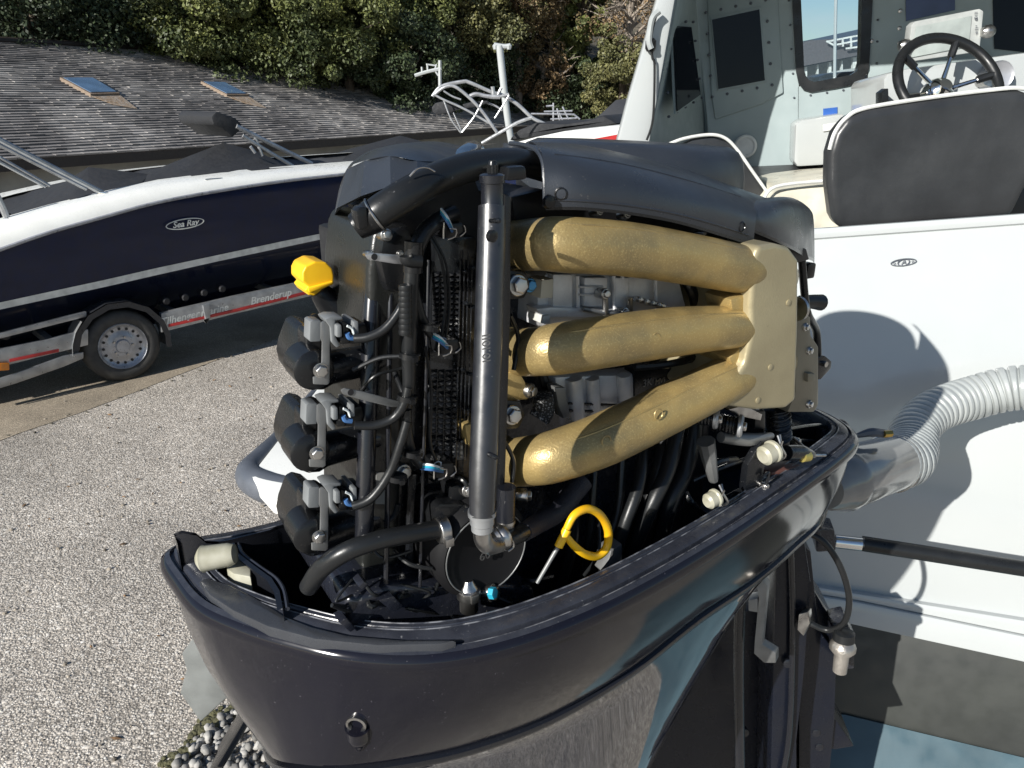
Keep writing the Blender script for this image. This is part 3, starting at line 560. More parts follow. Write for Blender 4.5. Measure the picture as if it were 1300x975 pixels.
sheet(T, [(640, 318), (900, 303), (1035, 289), (1300, 270), (1560, 250), (1560, 266), (1300, 285), (1035, 304), (900, 319), (640, 332)], .14, 'transom_cap', mGel, o=-.012, bev=.012)
sheet(T, [(640, 720), (1060, 780), (1300, 835), (1560, 893), (1560, 1050), (1300, 968), (1075, 915), (640, 860)], .05, 'hull_panel', mHullDk, o=.09, bev=.004)
q = [T(x, y, .085) for x, y in ((700, 850), (1075, 908), (1300, 962), (1560, 1040))]; dn = V((-.10, -.34, -.40))
G().prism([q[0], q[1], q[2], q[3], q[3] + dn, q[2] + dn, q[1] + dn, q[0] + dn], V((0, .04, -.02))).build('painted_bottom', mBottom, cbt)
hl = [PZ(430, 600, 1.25), T(640, 700, .15), T(1560, 900, .15)]
G().prism([V((-.35, 2.0, 1.25)), V((.1, 1.85, 1.2)), V((1.6, 1.55, 1.1)), V((3.6, 4.6, 1.2)), V((2.6, 6.4, 1.4)), V((.4, 4.6, 1.3))], V((.15, .1, -.85))).build('hull', mHullDk, cbt, bev=.04)
ec = T(1147, 333, -.003); ex = T(1160, 331.6, -.003) - ec; eu = ZU
S = pr(ec, 1); em = ellipse(ec, ex.normalized(), (eu - ex.normalized() * eu.dot(ex.normalized())), 15 * S, 5 * S, 1.2 * S, mBump, cbt, 'emblem', -T.n * .002)
ellipse(ec, ex.normalized(), eu, 7 * S, 5 * S, 1 * S, mBump, em, 'emblem_ring', -T.n * .003)
text('o', ec + ex.normalized() * S * 10.5 - T.n * .003, ex, eu, 6 * S, mBump, em); text('o', ec - ex.normalized() * S * 10.5 - T.n * .003, ex, eu, 6 * S, mBump, em)
text('A', ec - T.n * .003, ex, eu, 9 * S, mBump, em, shear=.2)
# port quarter deck and bumper seen left of the engine
dz = 1.45
G().prism([PZ(x, y, dz + .03) for x, y in ((318, 603), (350, 562), (402, 494), (470, 430), (640, 420), (800, 470), (700, 700), (420, 650), (345, 632))], V((0, 0, -.05))).build('side_deck', mWhiteP, cbt, bev=.008)
G().tube([PZ(x, y, dz - .01) for x, y in ((480, 410), (402, 496), (362, 548), (335, 580), (318, 602), (338, 618), (400, 632), (520, 660))], [pr(PZ(330, 600, dz), r_) for r_ in (6, 7, 11, 16, 19, 20, 19, 18)], seg=14).build('stern_bumper', mBump, cbt)
# cockpit interior
Kp = Plane(P(900, 150, 3.35), P(1200, 130, 3.15), P(900, 0, 3.38))
for pts in ([(883, -120), (1012, -120), (1014, 112), (1014, 260), (905, 260), (898, 154), (883, 0)], [(1102, -120), (1500, -120), (1500, 260), (1102, 260)], [(1013, 110), (1103, 100), (1103, 260), (1013, 260)], [(1011, -120), (1103, -120), (1103, -95), (1011, -95)]):
    sheet(Kp, pts, .03, 'cabin_bulkhead', mCabin, bev=0)
sheet(Kp, [(898, 0), (986, -30), (994, 118), (968, 132), (908, 152), (903, 120)], -.012, 'window_panel', mCabin, o=-.001, bev=.006)
wf = sheet(Kp, [(902, 22), (966, 9), (973, 104), (911, 116)], -.006, 'side_window_frame', mCabin, o=-.014, bev=.002)
sheet(Kp, [(904, 25), (964, 12), (971, 102), (912, 113)], -.002, 'pane', mGlassSky, o=-.021, bev=0, parent=wf)
sheet(Kp, [(1148, -60), (1212, -60), (1212, 13), (1150, 27)], -.004, 'windscreen_pane', M('blue_tinted_glass', (.05, .06, .13), .08), o=-.002, bev=0)
sheet(Kp, [(1258, -60), (1420, -60), (1420, 80), (1262, 62)], -.004, 'windscreen_pane', mGlassSky, o=-.002, bev=0)
for x, y in ((1143, 14), (1142, 36), (1142, 55), (1142, 75), (1107, 52)): G().lathe(Kp(x, y), -Kp.n, [(0, .008), (.004, .008), (.006, .004)], seg=8).build('wall_screw', mSteel, cbt)
outer = [(1003, -110), (1006, 0), (1011, 92), (1014, 106), (1020, 114), (1030, 117), (1060, 112), (1086, 107), (1097, 100), (1103, 88), (1105, 60), (1108, 0), (1112, -110)]
inner = [(1013, -100), (1017, 0), (1021, 88), (1023, 96), (1027, 102), (1034, 104), (1060, 99), (1080, 95), (1088, 90), (1092, 78), (1093, 50), (1094, 0), (1098, -100)]
g = G(); a = [Kp(x, y, -.012) for x, y in outer]; b = [Kp(x, y, -.012) for x, y in inner]; dpt = Kp.n * .07
g.loft([b, a, [p + dpt for p in a], [p + dpt for p in b], b], cap=False); wf = g.build('door_window_frame', mRubber, cbt, ang=60)
gl = bpy.data.materials.new('clear_glass'); gl.use_nodes = True; t = gl.node_tree; t.nodes.remove(t.nodes['Principled BSDF'])
tb_ = node(t, 'ShaderNodeBsdfTransparent'); tb_.inputs[0].default_value = (.82, .88, .9, 1); gb = node(t, 'ShaderNodeBsdfGlossy'); gb.inputs['Roughness'].default_value = .02
ms_ = node(t, 'ShaderNodeMixShader'); ms_.inputs[0].default_value = .06; t.links.new(tb_.outputs[0], ms_.inputs[1]); t.links.new(gb.outputs[0], ms_.inputs[2]); t.links.new(ms_.outputs[0], t.nodes['Material Output'].inputs[0])
sheet(Kp, inner, .003, 'pane', gl, o=.02, bev=0, parent=wf)
# side wall, aft post, side window
SW = Plane(P(862, 0, 2.72), P(826, 180, 2.72), P(890, 60, 3.36))
G().prism([P(884, -120, 2.72), P(858, 0, 2.72), P(824, 182, 2.72), P(780, 330, 2.9), P(905, 330, 3.37), P(899, 154, 3.37), P(884, 0, 3.38), P(884, -120, 3.38)], V((-.012, 0, 0))).build('cabin_side', mCabin, cbt)
sw = [P(849, 33, 2.83), P(872, 35, 3.12), P(884, 120, 3.16), P(854, 141, 2.85)]
cx = sum(sw, V()) / 4
fr = G().prism([cx + (p - cx) * 1.06 + V((.004, -.004, 0)) for p in sw], V((.006, -.006, 0))).build('side_window_frame', mCabin, cbt)
G().prism([p + V((.011, -.013, 0)) for p in sw], V((.003, -.003, 0))).build('pane', mGlassSky, fr)
G().prism([P(866, -120, 2.70), P(834, 0, 2.70), P(797, 128, 2.70), P(782, 186, 2.70), P(762, 330, 2.70), P(803, 330, 2.70), P(824, 184, 2.70), P(857, 0, 2.70), P(888, -120, 2.70)], V((.0, .05, 0))).build('aft_post', mGel, cbt, bev=.008)
G().tube([P(x, y, 2.685) for x, y in ((833, 20), (827, 45), (828, 72), (831, 85), (829, 150), (821, 178))], .004, seg=6).build('post_cable', mRubber, cbt)
G().tube([P(x, y, 2.67) for x, y in ((837, 14), (828, 24), (824, 50), (827, 62))], .010, seg=8).build('post_handle', mHose, cbt)
G().lathe(P(826, 57, 2.685), V((0, 0, 1)), [(-.02, .012), (-.01, .018), (.012, .018), (.02, .01)], seg=10).build('handle_catch', mRubber, cbt)
g = G()
def bolts(q, f, n_=4, r=.006, d=V((0, -1, 0))):
    for i in range(len(q)):
        for k in range(n_):
            x = q[i][0] + (q[(i + 1) % len(q)][0] - q[i][0]) * k / n_; y = q[i][1] + (q[(i + 1) % len(q)][1] - q[i][1]) * k / n_
            g.lathe(f(x, y), d, [(-.003, r), (.004, r), (.006, r * .6)], seg=6)
bolts([(896, 16), (972, 0), (980, 108), (904, 123)], lambda x, y: Kp(x, y, -.013)); bolts([(1000, -30), (1008, 124), (1112, 108), (1116, -30)], lambda x, y: Kp(x, y, -.001), 5, .004)
bolts([(843, 26), (880, 28), (891, 124), (849, 148)], lambda x, y: P(x, y, 2.82 + (x - 845) / 40 * .30 - .01), 4, .005, V((.3, -1, 0)))
g.build('window_bolts', mBump, cbt, kind='stuff')
RZ = 3.12
G().prism([V((.30, 2.45, RZ)), V((3.2, 2.05, RZ)), V((3.4, 3.6, RZ)), V((.45, 3.9, RZ))], V((0, 0, .06))).build('cabin_shade_roof', mGel, cbt, bev=.02)  # unseen roof, added and sized to shade the bulkhead
G().prism([P(1500, -120, 3.2), P(1500, 330, 3.2), P(1620, 330, 2.4), P(1620, -120, 2.4)], V((.03, 0, 0))).build('cabin_side', mCabin, cbt)
for quad in ([(806, 18), (820, 26), (815, 62), (800, 58)],): pass
# lockers, bench, patches on the lower bulkhead
G().prism([P(x, y, 3.12) for x, y in ((1010, 158), (1018, 152), (1072, 144), (1076, 208), (1012, 212), (1008, 205))], V((.03, .15, 0))).build('white_locker', mGel, cbt, bev=.012)
G().prism([P(x, y, 3.112) for x, y in ((1045, 158), (1064, 155), (1064, 164), (1045, 167))], V((0, .004, 0))).build('locker_latch', mPiping, cbt, bev=.002)
sheet(Kp, [(1045, 138), (1063, 136), (1063, 146), (1045, 148)], -.003, 'blue_tape', M('blue_tape', (.01, .09, .38), .5), o=-.001, bev=0)
p = Kp(946, 186, -.02); g = G(); g.ring(p, Kp.n, pr(p, 12), .008, seg=24); g.lathe(p, Kp.n, [(-.004, pr(p, 10)), (.02, pr(p, 11))], seg=24); g.build('speaker_ring', mPiping, cbt)
G().prism([P(905, 213, 3.3), P(1080, 205, 3.25), P(1090, 236, 2.75), P(920, 243, 2.8)], V((0, .01, -.07))).build('bench_seat', mVinyl, cbt, bev=.012)
g = G(); g.tube([P(x, y, 2.6) for x, y in ((968, 258), (985, 237), (1055, 229))], .006, seg=8); g.build('bench_piping', mPiping, cbt)
G().prism([P(x, y, 2.62) for x, y in ((968, 262), (987, 241), (1060, 232), (1300, 215), (1300, 330), (960, 330))], V((.05, .5, 0))).build('seat_base', M('cream_gelcoat', (.66, .63, .52), .35), cbt, bev=.02)
G().prism([V((.2, 2.0, 1.55)), V((3.1, 1.6, 1.55)), V((3.3, 3.4, 1.6)), V((.5, 3.7, 1.6))], V((0, 0, -.03))).build('cockpit_floor', mCabin, cbt)
# second seat back, only its rim shows over the engine cover
G().prism([P(x, y, 2.75) for x, y in ((842, 260), (852, 190), (880, 176), (905, 173), (925, 180), (940, 196), (970, 240), (975, 280))], V((.02, .1, 0))).build('mate_seat', mVinyl, cbt, bev=.02)
G().tube([P(x, y, 2.745) for x, y in ((842, 186), (868, 176), (900, 171), (920, 175), (936, 190), (955, 217), (975, 245))], .0055, seg=8).build('seat_piping', mPiping, cbt)
sb = G().prism([P(x, y, 2.15) for x, y in ((1056, 275), (1051, 235), (1052, 195), (1060, 168), (1075, 149), (1100, 138), (1180, 126), (1260, 116), (1295, 114), (1318, 122), (1330, 160), (1322, 210), (1300, 245), (1285, 276), (1180, 284), (1075, 293), (1062, 288))], V((.02, .10, 0))).build('pilot_seat', mVinyl, cbt, bev=.028, seg=4, ang=60)
G().tube([P(x, y, 2.16) for x, y in ((1053, 190), (1060, 168), (1075, 149), (1100, 137), (1180, 124), (1260, 114), (1295, 112), (1320, 120), (1332, 160))], .0055, seg=8).build('piping', mPiping, sb)
G().prism([P(x, y, 2.22) for x, y in ((1150, 270), (1260, 260), (1262, 420), (1150, 420))], V((0, .1, 0))).build('seat_pedestal', mBlackMetal, cbt, bev=.01)
G().prism([P(x, y, 2.35) for x, y in ((1275, 235), (1340, 225), (1340, 300), (1260, 300))], V((0, .4, 0))).build('side_cushion', mVinyl, cbt, bev=.02)
cs = G().prism([P(x, y, 2.72) for x, y in ((1122, 101), (1127, 93), (1145, 88), (1290, 68), (1340, 62), (1340, 300), (1118, 300))], V((.05, .38, -.02))).build('helm_console', mGel, cbt, bev=.02)
G().prism([P(x, y, 2.66) for x, y in ((1120, 118), (1128, 112), (1129, 145), (1120, 147))], V((0, .05, 0))).build('console_latch', mRubber, cbt, bev=.003)
p = P(1268, 96, 2.68); g = G(); g.lathe(p, V((0, 1, -.1)), [(0, pr(p, 15)), (-.006, pr(p, 18)), (.04, pr(p, 19))], seg=24); g.build('gauge', mRim, cs)
p = P(1255, 100, 2.68); G().lathe(p, V((0, 1, -.1)), [(-.008, pr(p, 9)), (.04, pr(p, 9))], seg=20).build('gauge', mSteel, cs)
pc = P(1204, 104, 2.55); an = V((.06, -.80, .58)).normalized(); sw_ = bpy.data.objects.new('steering_wheel', None); SC.collection.objects.link(sw_); setp(sw_, cbt, pc)
RR = pr(pc, 66); G().ring(pc, an, RR, pr(pc, 6.5), seg=48, s2=12).build('rim', mRubber, sw_)
hb = pc - an * .05; ux = V((1, 0, 0)); ux = (ux - an * ux.dot(an)).normalized(); uy = an.cross(ux); uy = uy if uy.z > 0 else -uy
for dg in (72, 146, 12, 205, 330):
    t_ = radians(dg); e = pc + (ux * cos(t_) + uy * sin(t_)) * RR * .96; G().tube([hb, hb.lerp(e, .45), e], [.010, .007, .006], seg=8).build('spoke', mChrome, sw_)
    G().tube([hb.lerp(e, .70), e], [.012, .013], seg=8).build('spoke_sleeve', mRubber, sw_)
G().lathe(hb - an * .02, an, [(0, pr(pc, 20)), (.03, pr(pc, 18)), (.045, pr(pc, 14)), (.05, pr(pc, 10)), (.06, pr(pc, 8)), (.062, 0)], seg=28).build('hub', mChrome, sw_)
G().tube([hb, hb - an * .2], .03, seg=12).build('column', mRubber, sw_)
pl_ = G().prism([P(x, y, 2.85) for x, y in ((1151, 79), (1157, 32), (1162, 27), (1244, 11), (1249, 14), (1244, 62), (1240, 66))], V((.005, .05, 0))).build('chart_plotter', M('plotter_frame', (.42, .44, .43), .4), cbt, bev=.005)
G().prism([P(x, y, 2.845) for x, y in ((1157, 73), (1163, 34), (1234, 20), (1230, 59))], V((0, .004, 0))).build('screen', M('plotter_screen_cover', (.36, .40, .385), .35), pl_, bev=.001)
for k in range(6):
    a_ = P(1239 + .2 * k, 17 + k * 5, 2.844); text('=o"-=+'[k], a_, V((1, 0, -.0)), ZU, .022, mBump, pl_, name='keypad_mark')
for x, y in ((1149, 58), (1254, 40)): G().lathe(P(x, y, 2.84), V((1, 0, .1)), [(-.02, .014), (-.008, .022), (.008, .022), (.02, .014)], seg=12).build('mount_knob', mSteel, pl_)
# steering rod with its fitting, shadow-casting hose
sr = thing('steering_rod', P(1060, 690, 1.35), 'black steering rod with a bare steel end running across the transom', 'rod')
G().tube([P(1095, 690, 1.30), P(1300, 722, 1.24), P(1500, 752, 1.19)], pr(P(1200, 700, 1.28), 10), seg=14, sm=1).build('sleeve', mRubber, sr)
G().tube([P(1060, 687, 1.315), P(1122, 694, 1.295)], pr(P(1100, 690, 1.3), 9), seg=14, sm=1).build('bare_end', mChrome, sr)
G().prism([P(x, y, 1.29) for x, y in ((1034, 676), (1040, 671), (1060, 673), (1062, 700), (1036, 702))], V((.01, .05, 0))).build('coupling_block', mOilBlk, sr, bev=.006)
ho = thing('corrugated_hose', P(1130, 585, 1.38), 'white corrugated rigging hose curving from the engine to the right', 'hose')
hp = [P(1130, 589, 1.19), P(1148, 583, 1.225), P(1156, 568, 1.275), P(1162, 545, 1.33), P(1186, 522, 1.38), P(1231, 506, 1.41), P(1297, 492, 1.39), P(1400, 500, 1.30), P(1520, 545, 1.2)]
pitch = .0165
G().tube(hp, [pr(p, r_) for p, r_ in zip(hp, (34, 33.5, 31, 27, 26, 26.5, 27.5, 29, 31))], seg=32, sm=10, rf=(.0012, lambda l: .05 - .16 * (.5 + .5 * cos(2 * pi * l / pitch)) ** 5)).build('hose', mHose, ho, ang=80)
ft = G().tube([P(1046, 622, 1.03), P(1066, 611, 1.075), P(1092, 601, 1.12), P(1146, 584, 1.22)], [pr(P(1060, 620, 1.06), 24), pr(P(1060, 620, 1.06), 40), pr(P(1090, 600, 1.12), 39), pr(P(1140, 590, 1.2), 34)], seg=32, sm=5).build('hose_fitting', M('glossy_grey_plastic', (.22, .22, .21), .14, coat=.3, rv=.04), ho)
g = G(); c_ = P(1130, 589, 1.195); ax_ = (P(1146, 584, 1.22) - P(1085, 605, 1.09)).normalized(); g.ring(c_, ax_, pr(c_, 36), .0022, seg=36); g.build('hose_clamp', mSteel, ho)
G().tube([P(1088, 553, 1.13), P(1106, 549, 1.13), P(1126, 551, 1.14)], [.004, .008, .007], seg=8).build('clamp_screw', mBump, ho)
G().lathe(P(1122, 551, 1.13), V((1, .2, 0)), [(0, .006), (.014, .006)], seg=6).build('clamp_nut', M('brass', (.6, .42, .12), .3, metal=1), ho)

# ------------------------------------------------------------------ the outboard engine
en = thing('outboard_engine', L(.32, 0, 1.2), 'large black outboard engine with its top cowl removed showing three gold intake pipes', 'engine')
def pz(pts, o0, o1, name, mat, bev=.003, parent=None, seg=2, **k):
    """pixel outline on the vertical plane at offset o0, as deep as o1 - o0 along the engine's cross direction"""
    a = [E(x, y, o0) for x, y in pts]; return G().prism(a, N * (o1 - o0)).build(name, mat, parent or en, bev=bev, seg=seg, **k)
def et(pts, rpx, name, mat, parent=None, seg=14, sm=6, rf=None, **k):
    q = [E(*p[:3]) for p in pts]; R = rpx if isinstance(rpx, (list, tuple)) else [rpx] * len(q); R = [pr(p, r) for p, r in zip(q, R)]
    return G().tube(q, R, seg=seg, sm=sm, rf=rf).build(name, mat, parent or en, **k)
def bolt(px, py, o, rpx, mat=mSteel, ax=None, parent=None, name='bolt', capm=None):
    p = E(px, py, o); r = pr(p, rpx); ax = ax or (-N + ZU * .15); ax = ax.normalized(); g = G(); g.lathe(p, ax, [(-.01, r * 1.15), (.001, r * 1.2), (.002, r * 1.1)], seg=18); g.hexa(p + ax * .0015, ax, r * .92, r * .75)
    g.lathe(p + ax * r * .7, ax, [(0, r * .62), (.0008, r * .6)], seg=12); return g.build(name, mat, parent or en, bev=.0004)
# lower cowl: planform of the rim from its near edge, mirrored for the far side
ZR = 2.05
near = [(-.034, .110), (-.031, .052), (-.020, -.001), (.005, -.048), (.031, -.085), (.076, -.138), (.132, -.178), (.198, -.199), (.279, -.205), (.371, -.199), (.502, -.180), (.641, -.152), (.774, -.122), (.840, -.099)]
front = [(.872, -.06), (.885, 0), (.872, .05)]
far = [(.80, .115), (.641, .150), (.502, .178), (.371, .190), (.24, .178), (.17, .150), (.11, .118), (.05, .118), (0, .128)]
RIM = near + front + far
def smooth_loop(P_, sub=5):
    n = len(P_); out = []
    for i in range(n):
        p0, p1, p2, p3 = [np.array(P_[(i + k) % n]) for k in (-1, 0, 1, 2)]
        for k in range(sub):
            t = k / sub; out.append(tuple(.5 * ((2 * p1) + (p2 - p0) * t + (2 * p0 - 5 * p1 + 4 * p2 - p3) * t * t + (3 * p1 - 3 * p2 + p3 - p0) * t ** 3)))
    return out
LP = smooth_loop(RIM)
def inset(lp, d):
    n = len(lp); r = []
    for i in range(n):
        a, b = lp[i - 1], lp[(i + 1) % n]; tx, ty = b[0] - a[0], b[1] - a[1]; l = sqrt(tx * tx + ty * ty) + 1e-9; r.append((lp[i][0] - ty / l * d, lp[i][1] + tx / l * d))
    return r
def ringz(lp, z): return [L(s, o, z(s, o) if callable(z) else z) for s, o in lp]
def rz(s, o): return ZR
BOT = [E(*p) for p in ((336, 935, .07), (337, 948, .035), (340, 957, 0), (350, 964, -.04), (372, 969, -.075), (430, 973, -.115), (510, 964, -.138), (600, 945, -.150), (700, 908, -.155), (800, 850, -.155), (890, 780, -.145), (960, 733, -.125), (1010, 690, -.10), (1045, 652, -.08))]
BOT += [L(*p) for p in ((.83, -.05, 1.97), (.845, 0, 1.97), (.83, .04, 1.97), (.77, .09, 1.95), (.62, .12, 1.92), (.5, .14, 1.91), (.37, .15, 1.90), (.27, .15, 1.9), (.20, .145, 1.9), (.14, .135, 1.9), (.09, .125, 1.89), (.06, .105, 1.89))]
BL = [V(p) for p in smooth_loop([tuple(p) for p in BOT])]
CB = L(.40, 0, 0)
def shr(ring, f_, dz_=0, fo=None):
    q = []
    for p in ring:
        d = p - CB; a_, b_ = d.dot(U) * f_, d.dot(N) * (fo or f_); q.append(CB + U * a_ + N * b_ + ZU * (p.z + dz_))
    return q
top_r = ringz(inset(LP, .006), ZR - .018)
g = G(); rings = [ringz(inset(LP, .004), ZR + .002), ringz(LP, ZR - .001), ringz(inset(LP, -.002), ZR - .008), ringz(inset(LP, -.001), ZR - .014), top_r]
for f_ in (.12, .3, .5, .7, .9, .97):
    rings.append([a.lerp(b, f_) - (N * (b - a).dot(N) + U * (b - a).dot(U)) * .22 * sin(pi * f_) for a, b in zip(top_r, BL)])
rings += [BL, shr(BL, .985, -.003), shr(BL, .95, -.001)]
g.loft(rings, cap=False); skirt = g.build('lower_cowl', mCowl, en, ang=50)
def hit(ob, px, py):
    d = ray(px, py).normalized(); m_ = ob.data; wl = WL[ob.name]; best = None
    from mathutils.bvhtree import BVHTree
    bv = BVHTree.FromPolygons([v.co + wl for v in m_.vertices], [tuple(p.vertices) for p in m_.polygons]); h = bv.ray_cast(C0, d); return h[0], h[1]
prof = [(.004, .002), (.009, .004), (.010, .0005), (.013, .0005), (.014, .006), (.020, .009), (.027, .0095), (.029, .007), (.031, .010), (.036, .010), (.038, .004), (.038, -.03)]
g = G(); g.loft([ringz(inset(LP, d), ZR + h) for d, h in prof], cap=False); g.build('rim_seal', mSeal, en, ang=40)
g = G(); il = inset(LP, .037); g.loft([ringz(il, ZR - .012), ringz(inset(LP, .045), ZR - .06), ringz(inset(LP, .06), ZR - .11)], cap=False); g.build('cowl_inner_wall', mDark, en)
mScuffGlint = M('scuffed_edge_highlight', (.16, .165, .18), .28, vs=60, col2=(.03, .032, .04), vlo=.42, vhi=.58)  # pale colour paints the rim's bright edge highlights on, mottled like scuffs
for d_, h_, r_ in ((.0125, .0012, .0006), (.0275, .0098, .0007), (.0355, .0102, .0008)):
    q = ringz(inset(LP, d_), ZR + h_); G().tube(q + [q[0]], r_, seg=6, sm=1).build('seal_edge_highlight', mScuffGlint, en)
fl = ringz(inset(LP, .055), ZR - .105); g = G(); g.add(fl, [list(range(len(fl)))]); g.build('cowl_floor', mDark, en)
g = G(); g.loft([shr(BL, .97, -.003), shr(BL, 1.004, -.006), shr(BL, 1.008, -.010), shr(BL, 1.0, -.014), shr(BL, .97, -.018)], cap=False); g.build('seam_lip', mBlackGloss, en)
def oval(s0, s1, w_, z, rk=0):
    q = []
    for p in BL:
        d = p - CB; t_ = math.atan2(d.dot(N) / .155, (d.dot(U)) / .43); q.append(L((s0 + s1) / 2 + (s1 - s0) / 2 * cos(t_), w_ * sin(t_), z))
    return q
h0 = shr(BL, .965, -.012); h1 = oval(.06, .72, .135, 1.83); h2 = oval(.10, .64, .115, 1.70)
g = G(); g.loft([h0, [a.lerp(b, .45) for a, b in zip(h0, h1)], h1, h2, oval(.13, .54, .095, 1.52), oval(.16, .42, .08, 1.3), oval(.16, .38, .06, 1.0), oval(.16, .36, .05, .7)], cap=True)
g.build('midsection_housing', M('dark_blue_housing_paint', (.008, .012, .026), .07, coat=1, rv=.03, rs=10, bump=.06, bs=18), en, ang=60)
# recessed screw in the cowl side
p, nr_ = hit(skirt, 453, 918); nr_ = nr_ if nr_.dot(p - C0) < 0 else -nr_
G().lathe(p, nr_, [(-.006, .0095), (.003, .0095), (.0035, .0072), (-.002, .0068), (-.002, 0)], seg=20).build('cowl_screw', mSteel, en)
p2, _ = hit(skirt, 455, 955); g = G(); g.tube([p + (p2 - p) * .12 - nr_ * .002, p.lerp(p2, .55) - nr_ * .004, p2 - nr_ * .003], [.012, .0115, .003], seg=16); g.build('screw_boss', mCowl, en)
# shelf, latch pocket and mount at the rear of the rim
a = [PZ(x, y, 2.061) for x, y in ((252, 738), (262, 733), (292, 742), (322, 757), (340, 768), (362, 782), (395, 795), (440, 806), (510, 812), (580, 812), (560, 817), (480, 819), (400, 811), (340, 795), (296, 775), (266, 755))]
G().prism(a, -ZU * .02).build('rear_shelf', M('polished_black_shelf', (.04, .043, .05), .24, rv=.15, rs=80, bump=.3, bs=60), en, bev=.003)
g = G(); top = [PZ(x, y, z) for x, y, z in ((225, 690, 2.085), (222, 681, 2.09), (232, 677, 2.095), (250, 680, 2.09), (262, 690, 2.08), (285, 691, 2.075), (345, 676, 2.078), (352, 672, 2.078), (400, 660, 2.078))]
g.loft([[p for p in top], [p - ZU * .06 + N * .002 for p in top], [p - ZU * .06 + N * .008 for p in top], [p + N * .006 for p in top]], closed=False); g.build('rear_wall', mBlackGloss, en)
g = G(); top = [PZ(x, y, 2.075) for x, y in ((291, 690), (296, 704), (316, 720), (338, 736), (348, 752), (352, 775))]
for d_ in (0, .006): pass
g.loft([top, [p + V((.004, .003, 0)) for p in top], [p + V((.004, .003, -.05)) for p in top], [p - ZU * .05 for p in top]], closed=False); g.build('latch_partition', mBlackGloss, en)
g = G(); top2 = [p + V((.007, .006, -.003)) for p in top]; g.tube(top2, .0022, seg=8); g.build('partition_seal', mSeal, en)
a_ = PZ(254, 710, 2.078); b_ = PZ(292, 704, 2.082); ax = (b_ - a_).normalized()
G().lathe(a_, ax, [(-.003, .006), (0, .0105), (.003, .0135), (.006, .0125), (.028, .0115), (.034, .0095), (.036, 0)], seg=20).build('latch_pin', mCream, en)
G().prism([PZ(x, y, 2.066) for x, y in ((287, 698), (290, 690), (297, 690), (302, 706), (318, 722), (318, 732), (296, 728), (288, 722))], -ZU * .03).build('latch_block', mCream, en, bev=.002)
# propeller: one blade shows behind the cowl
hubc = P(352, 925, 1.10); pa = U * .9 + ZU * .1
pr_ = bpy.data.objects.new('propeller', None); SC.collection.objects.link(pr_); setp(pr_, en, hubc)
G().lathe(hubc - pa * .03, pa, [(0, .02), (.02, .035), (.09, .04), (.12, .03)], seg=20).build('hub', mBlackMetal, pr_)
bl = [P(x - 8, y, 1.06) for x, y in ((262, 796), (285, 792), (302, 822), (318, 862), (300, 882), (262, 917), (236, 880), (244, 850), (238, 830))]
G().prism(bl, V((.006, .012, .002))).build('blade', M('grey_blade_paint', (.18, .19, .185), .5, vs=20, rv=.1), pr_, bev=.004)
for sgn in (1, 2):
    rot = Matrix.Rotation(radians(120 * sgn), 3, pa.normalized()); G().prism([hubc + rot @ (p - hubc) for p in bl], rot @ V((.006, .012, .002))).build('blade', mPlastic, pr_, bev=.004)

# powerhead core
def blk(s0, s1, o0, o1, z0, z1, name, mat, bev=.006, parent=None):
    c = L((s0 + s1) / 2, (o0 + o1) / 2, (z0 + z1) / 2); return G().box(c, s1 - s0, o1 - o0, z1 - z0, X=U, Y=N).build(name, mat, parent or en, bev=bev)
blk(.17, .60, -.045, .13, 1.95, 2.375, 'engine_block', mDark)
blk(.20, .56, -.055, -.04, 2.0, 2.36, 'block_face', mOilBlk, .01)
# cylinder head cover at the rear with vertical ribs
pz([(480, 284), (474, 300), (468, 345), (468, 400), (466, 440), (463, 560), (460, 700), (460, 738), (506, 738), (512, 560), (516, 400), (520, 300), (505, 280)], -.078, .035, 'head_cover', M('satin_black_head_cover', (.012, .013, .012), .30, rv=.08, bump=.15, bs=300), .016, seg=5)
pz([(500, 300), (548, 300), (542, 560), (538, 745), (494, 745), (500, 560)], -.070, .08, 'cylinder_head', mBlackMetal, .006)
et([(477, 330, -.062), (472, 400, -.073), (468, 500, -.087), (464, 610, -.102), (462, 700, -.112)], 12, 'head_rib', mBlackGloss)
et([(497, 330, -.070), (495, 420, -.082), (493, 560, -.098), (490, 740, -.116)], 3.5, 'head_rib', mBlackGloss, seg=8)
et([(544, 330, -.085), (541, 480, -.098), (537, 600, -.108), (533, 745, -.12)], 2.2, 'head_rib', mBlackGloss, seg=8)
et([(525, 600, -.08), (521, 660, -.08), (520, 740, -.08)], 6, 'oil_pipe', mBlackMetal, seg=8)
for x, y, o, r in ((512, 599, -.09, 9), (490, 298, -.09, 7), (463, 283, -.085, 5), (507, 322, -.09, 4), (470, 322, -.09, 4)): bolt(x, y, o, r)
pz([(488, 290), (520, 284), (530, 320), (520, 372), (492, 372), (482, 330)], -.09, -.05, 'sensor_boss', mPlastic, .006)
# oil filler with yellow cap
et([(430, 395, .01), (418, 384, .01), (404, 368, .01)], [24, 18, 12], 'oil_filler_neck', mPlastic)
yc = pz([(384, 346), (388, 338), (400, 332), (414, 333), (422, 341), (424, 350), (424, 361), (410, 367), (400, 376), (392, 375), (387, 368), (391, 364), (384, 357)], -.008, .026, 'oil_cap', mYellow, .009, seg=6, ang=60)
pz([(391, 366), (423, 357), (422, 361), (393, 372)], -.011, .02, 'cap_grip', mYellow, .0015, yc)
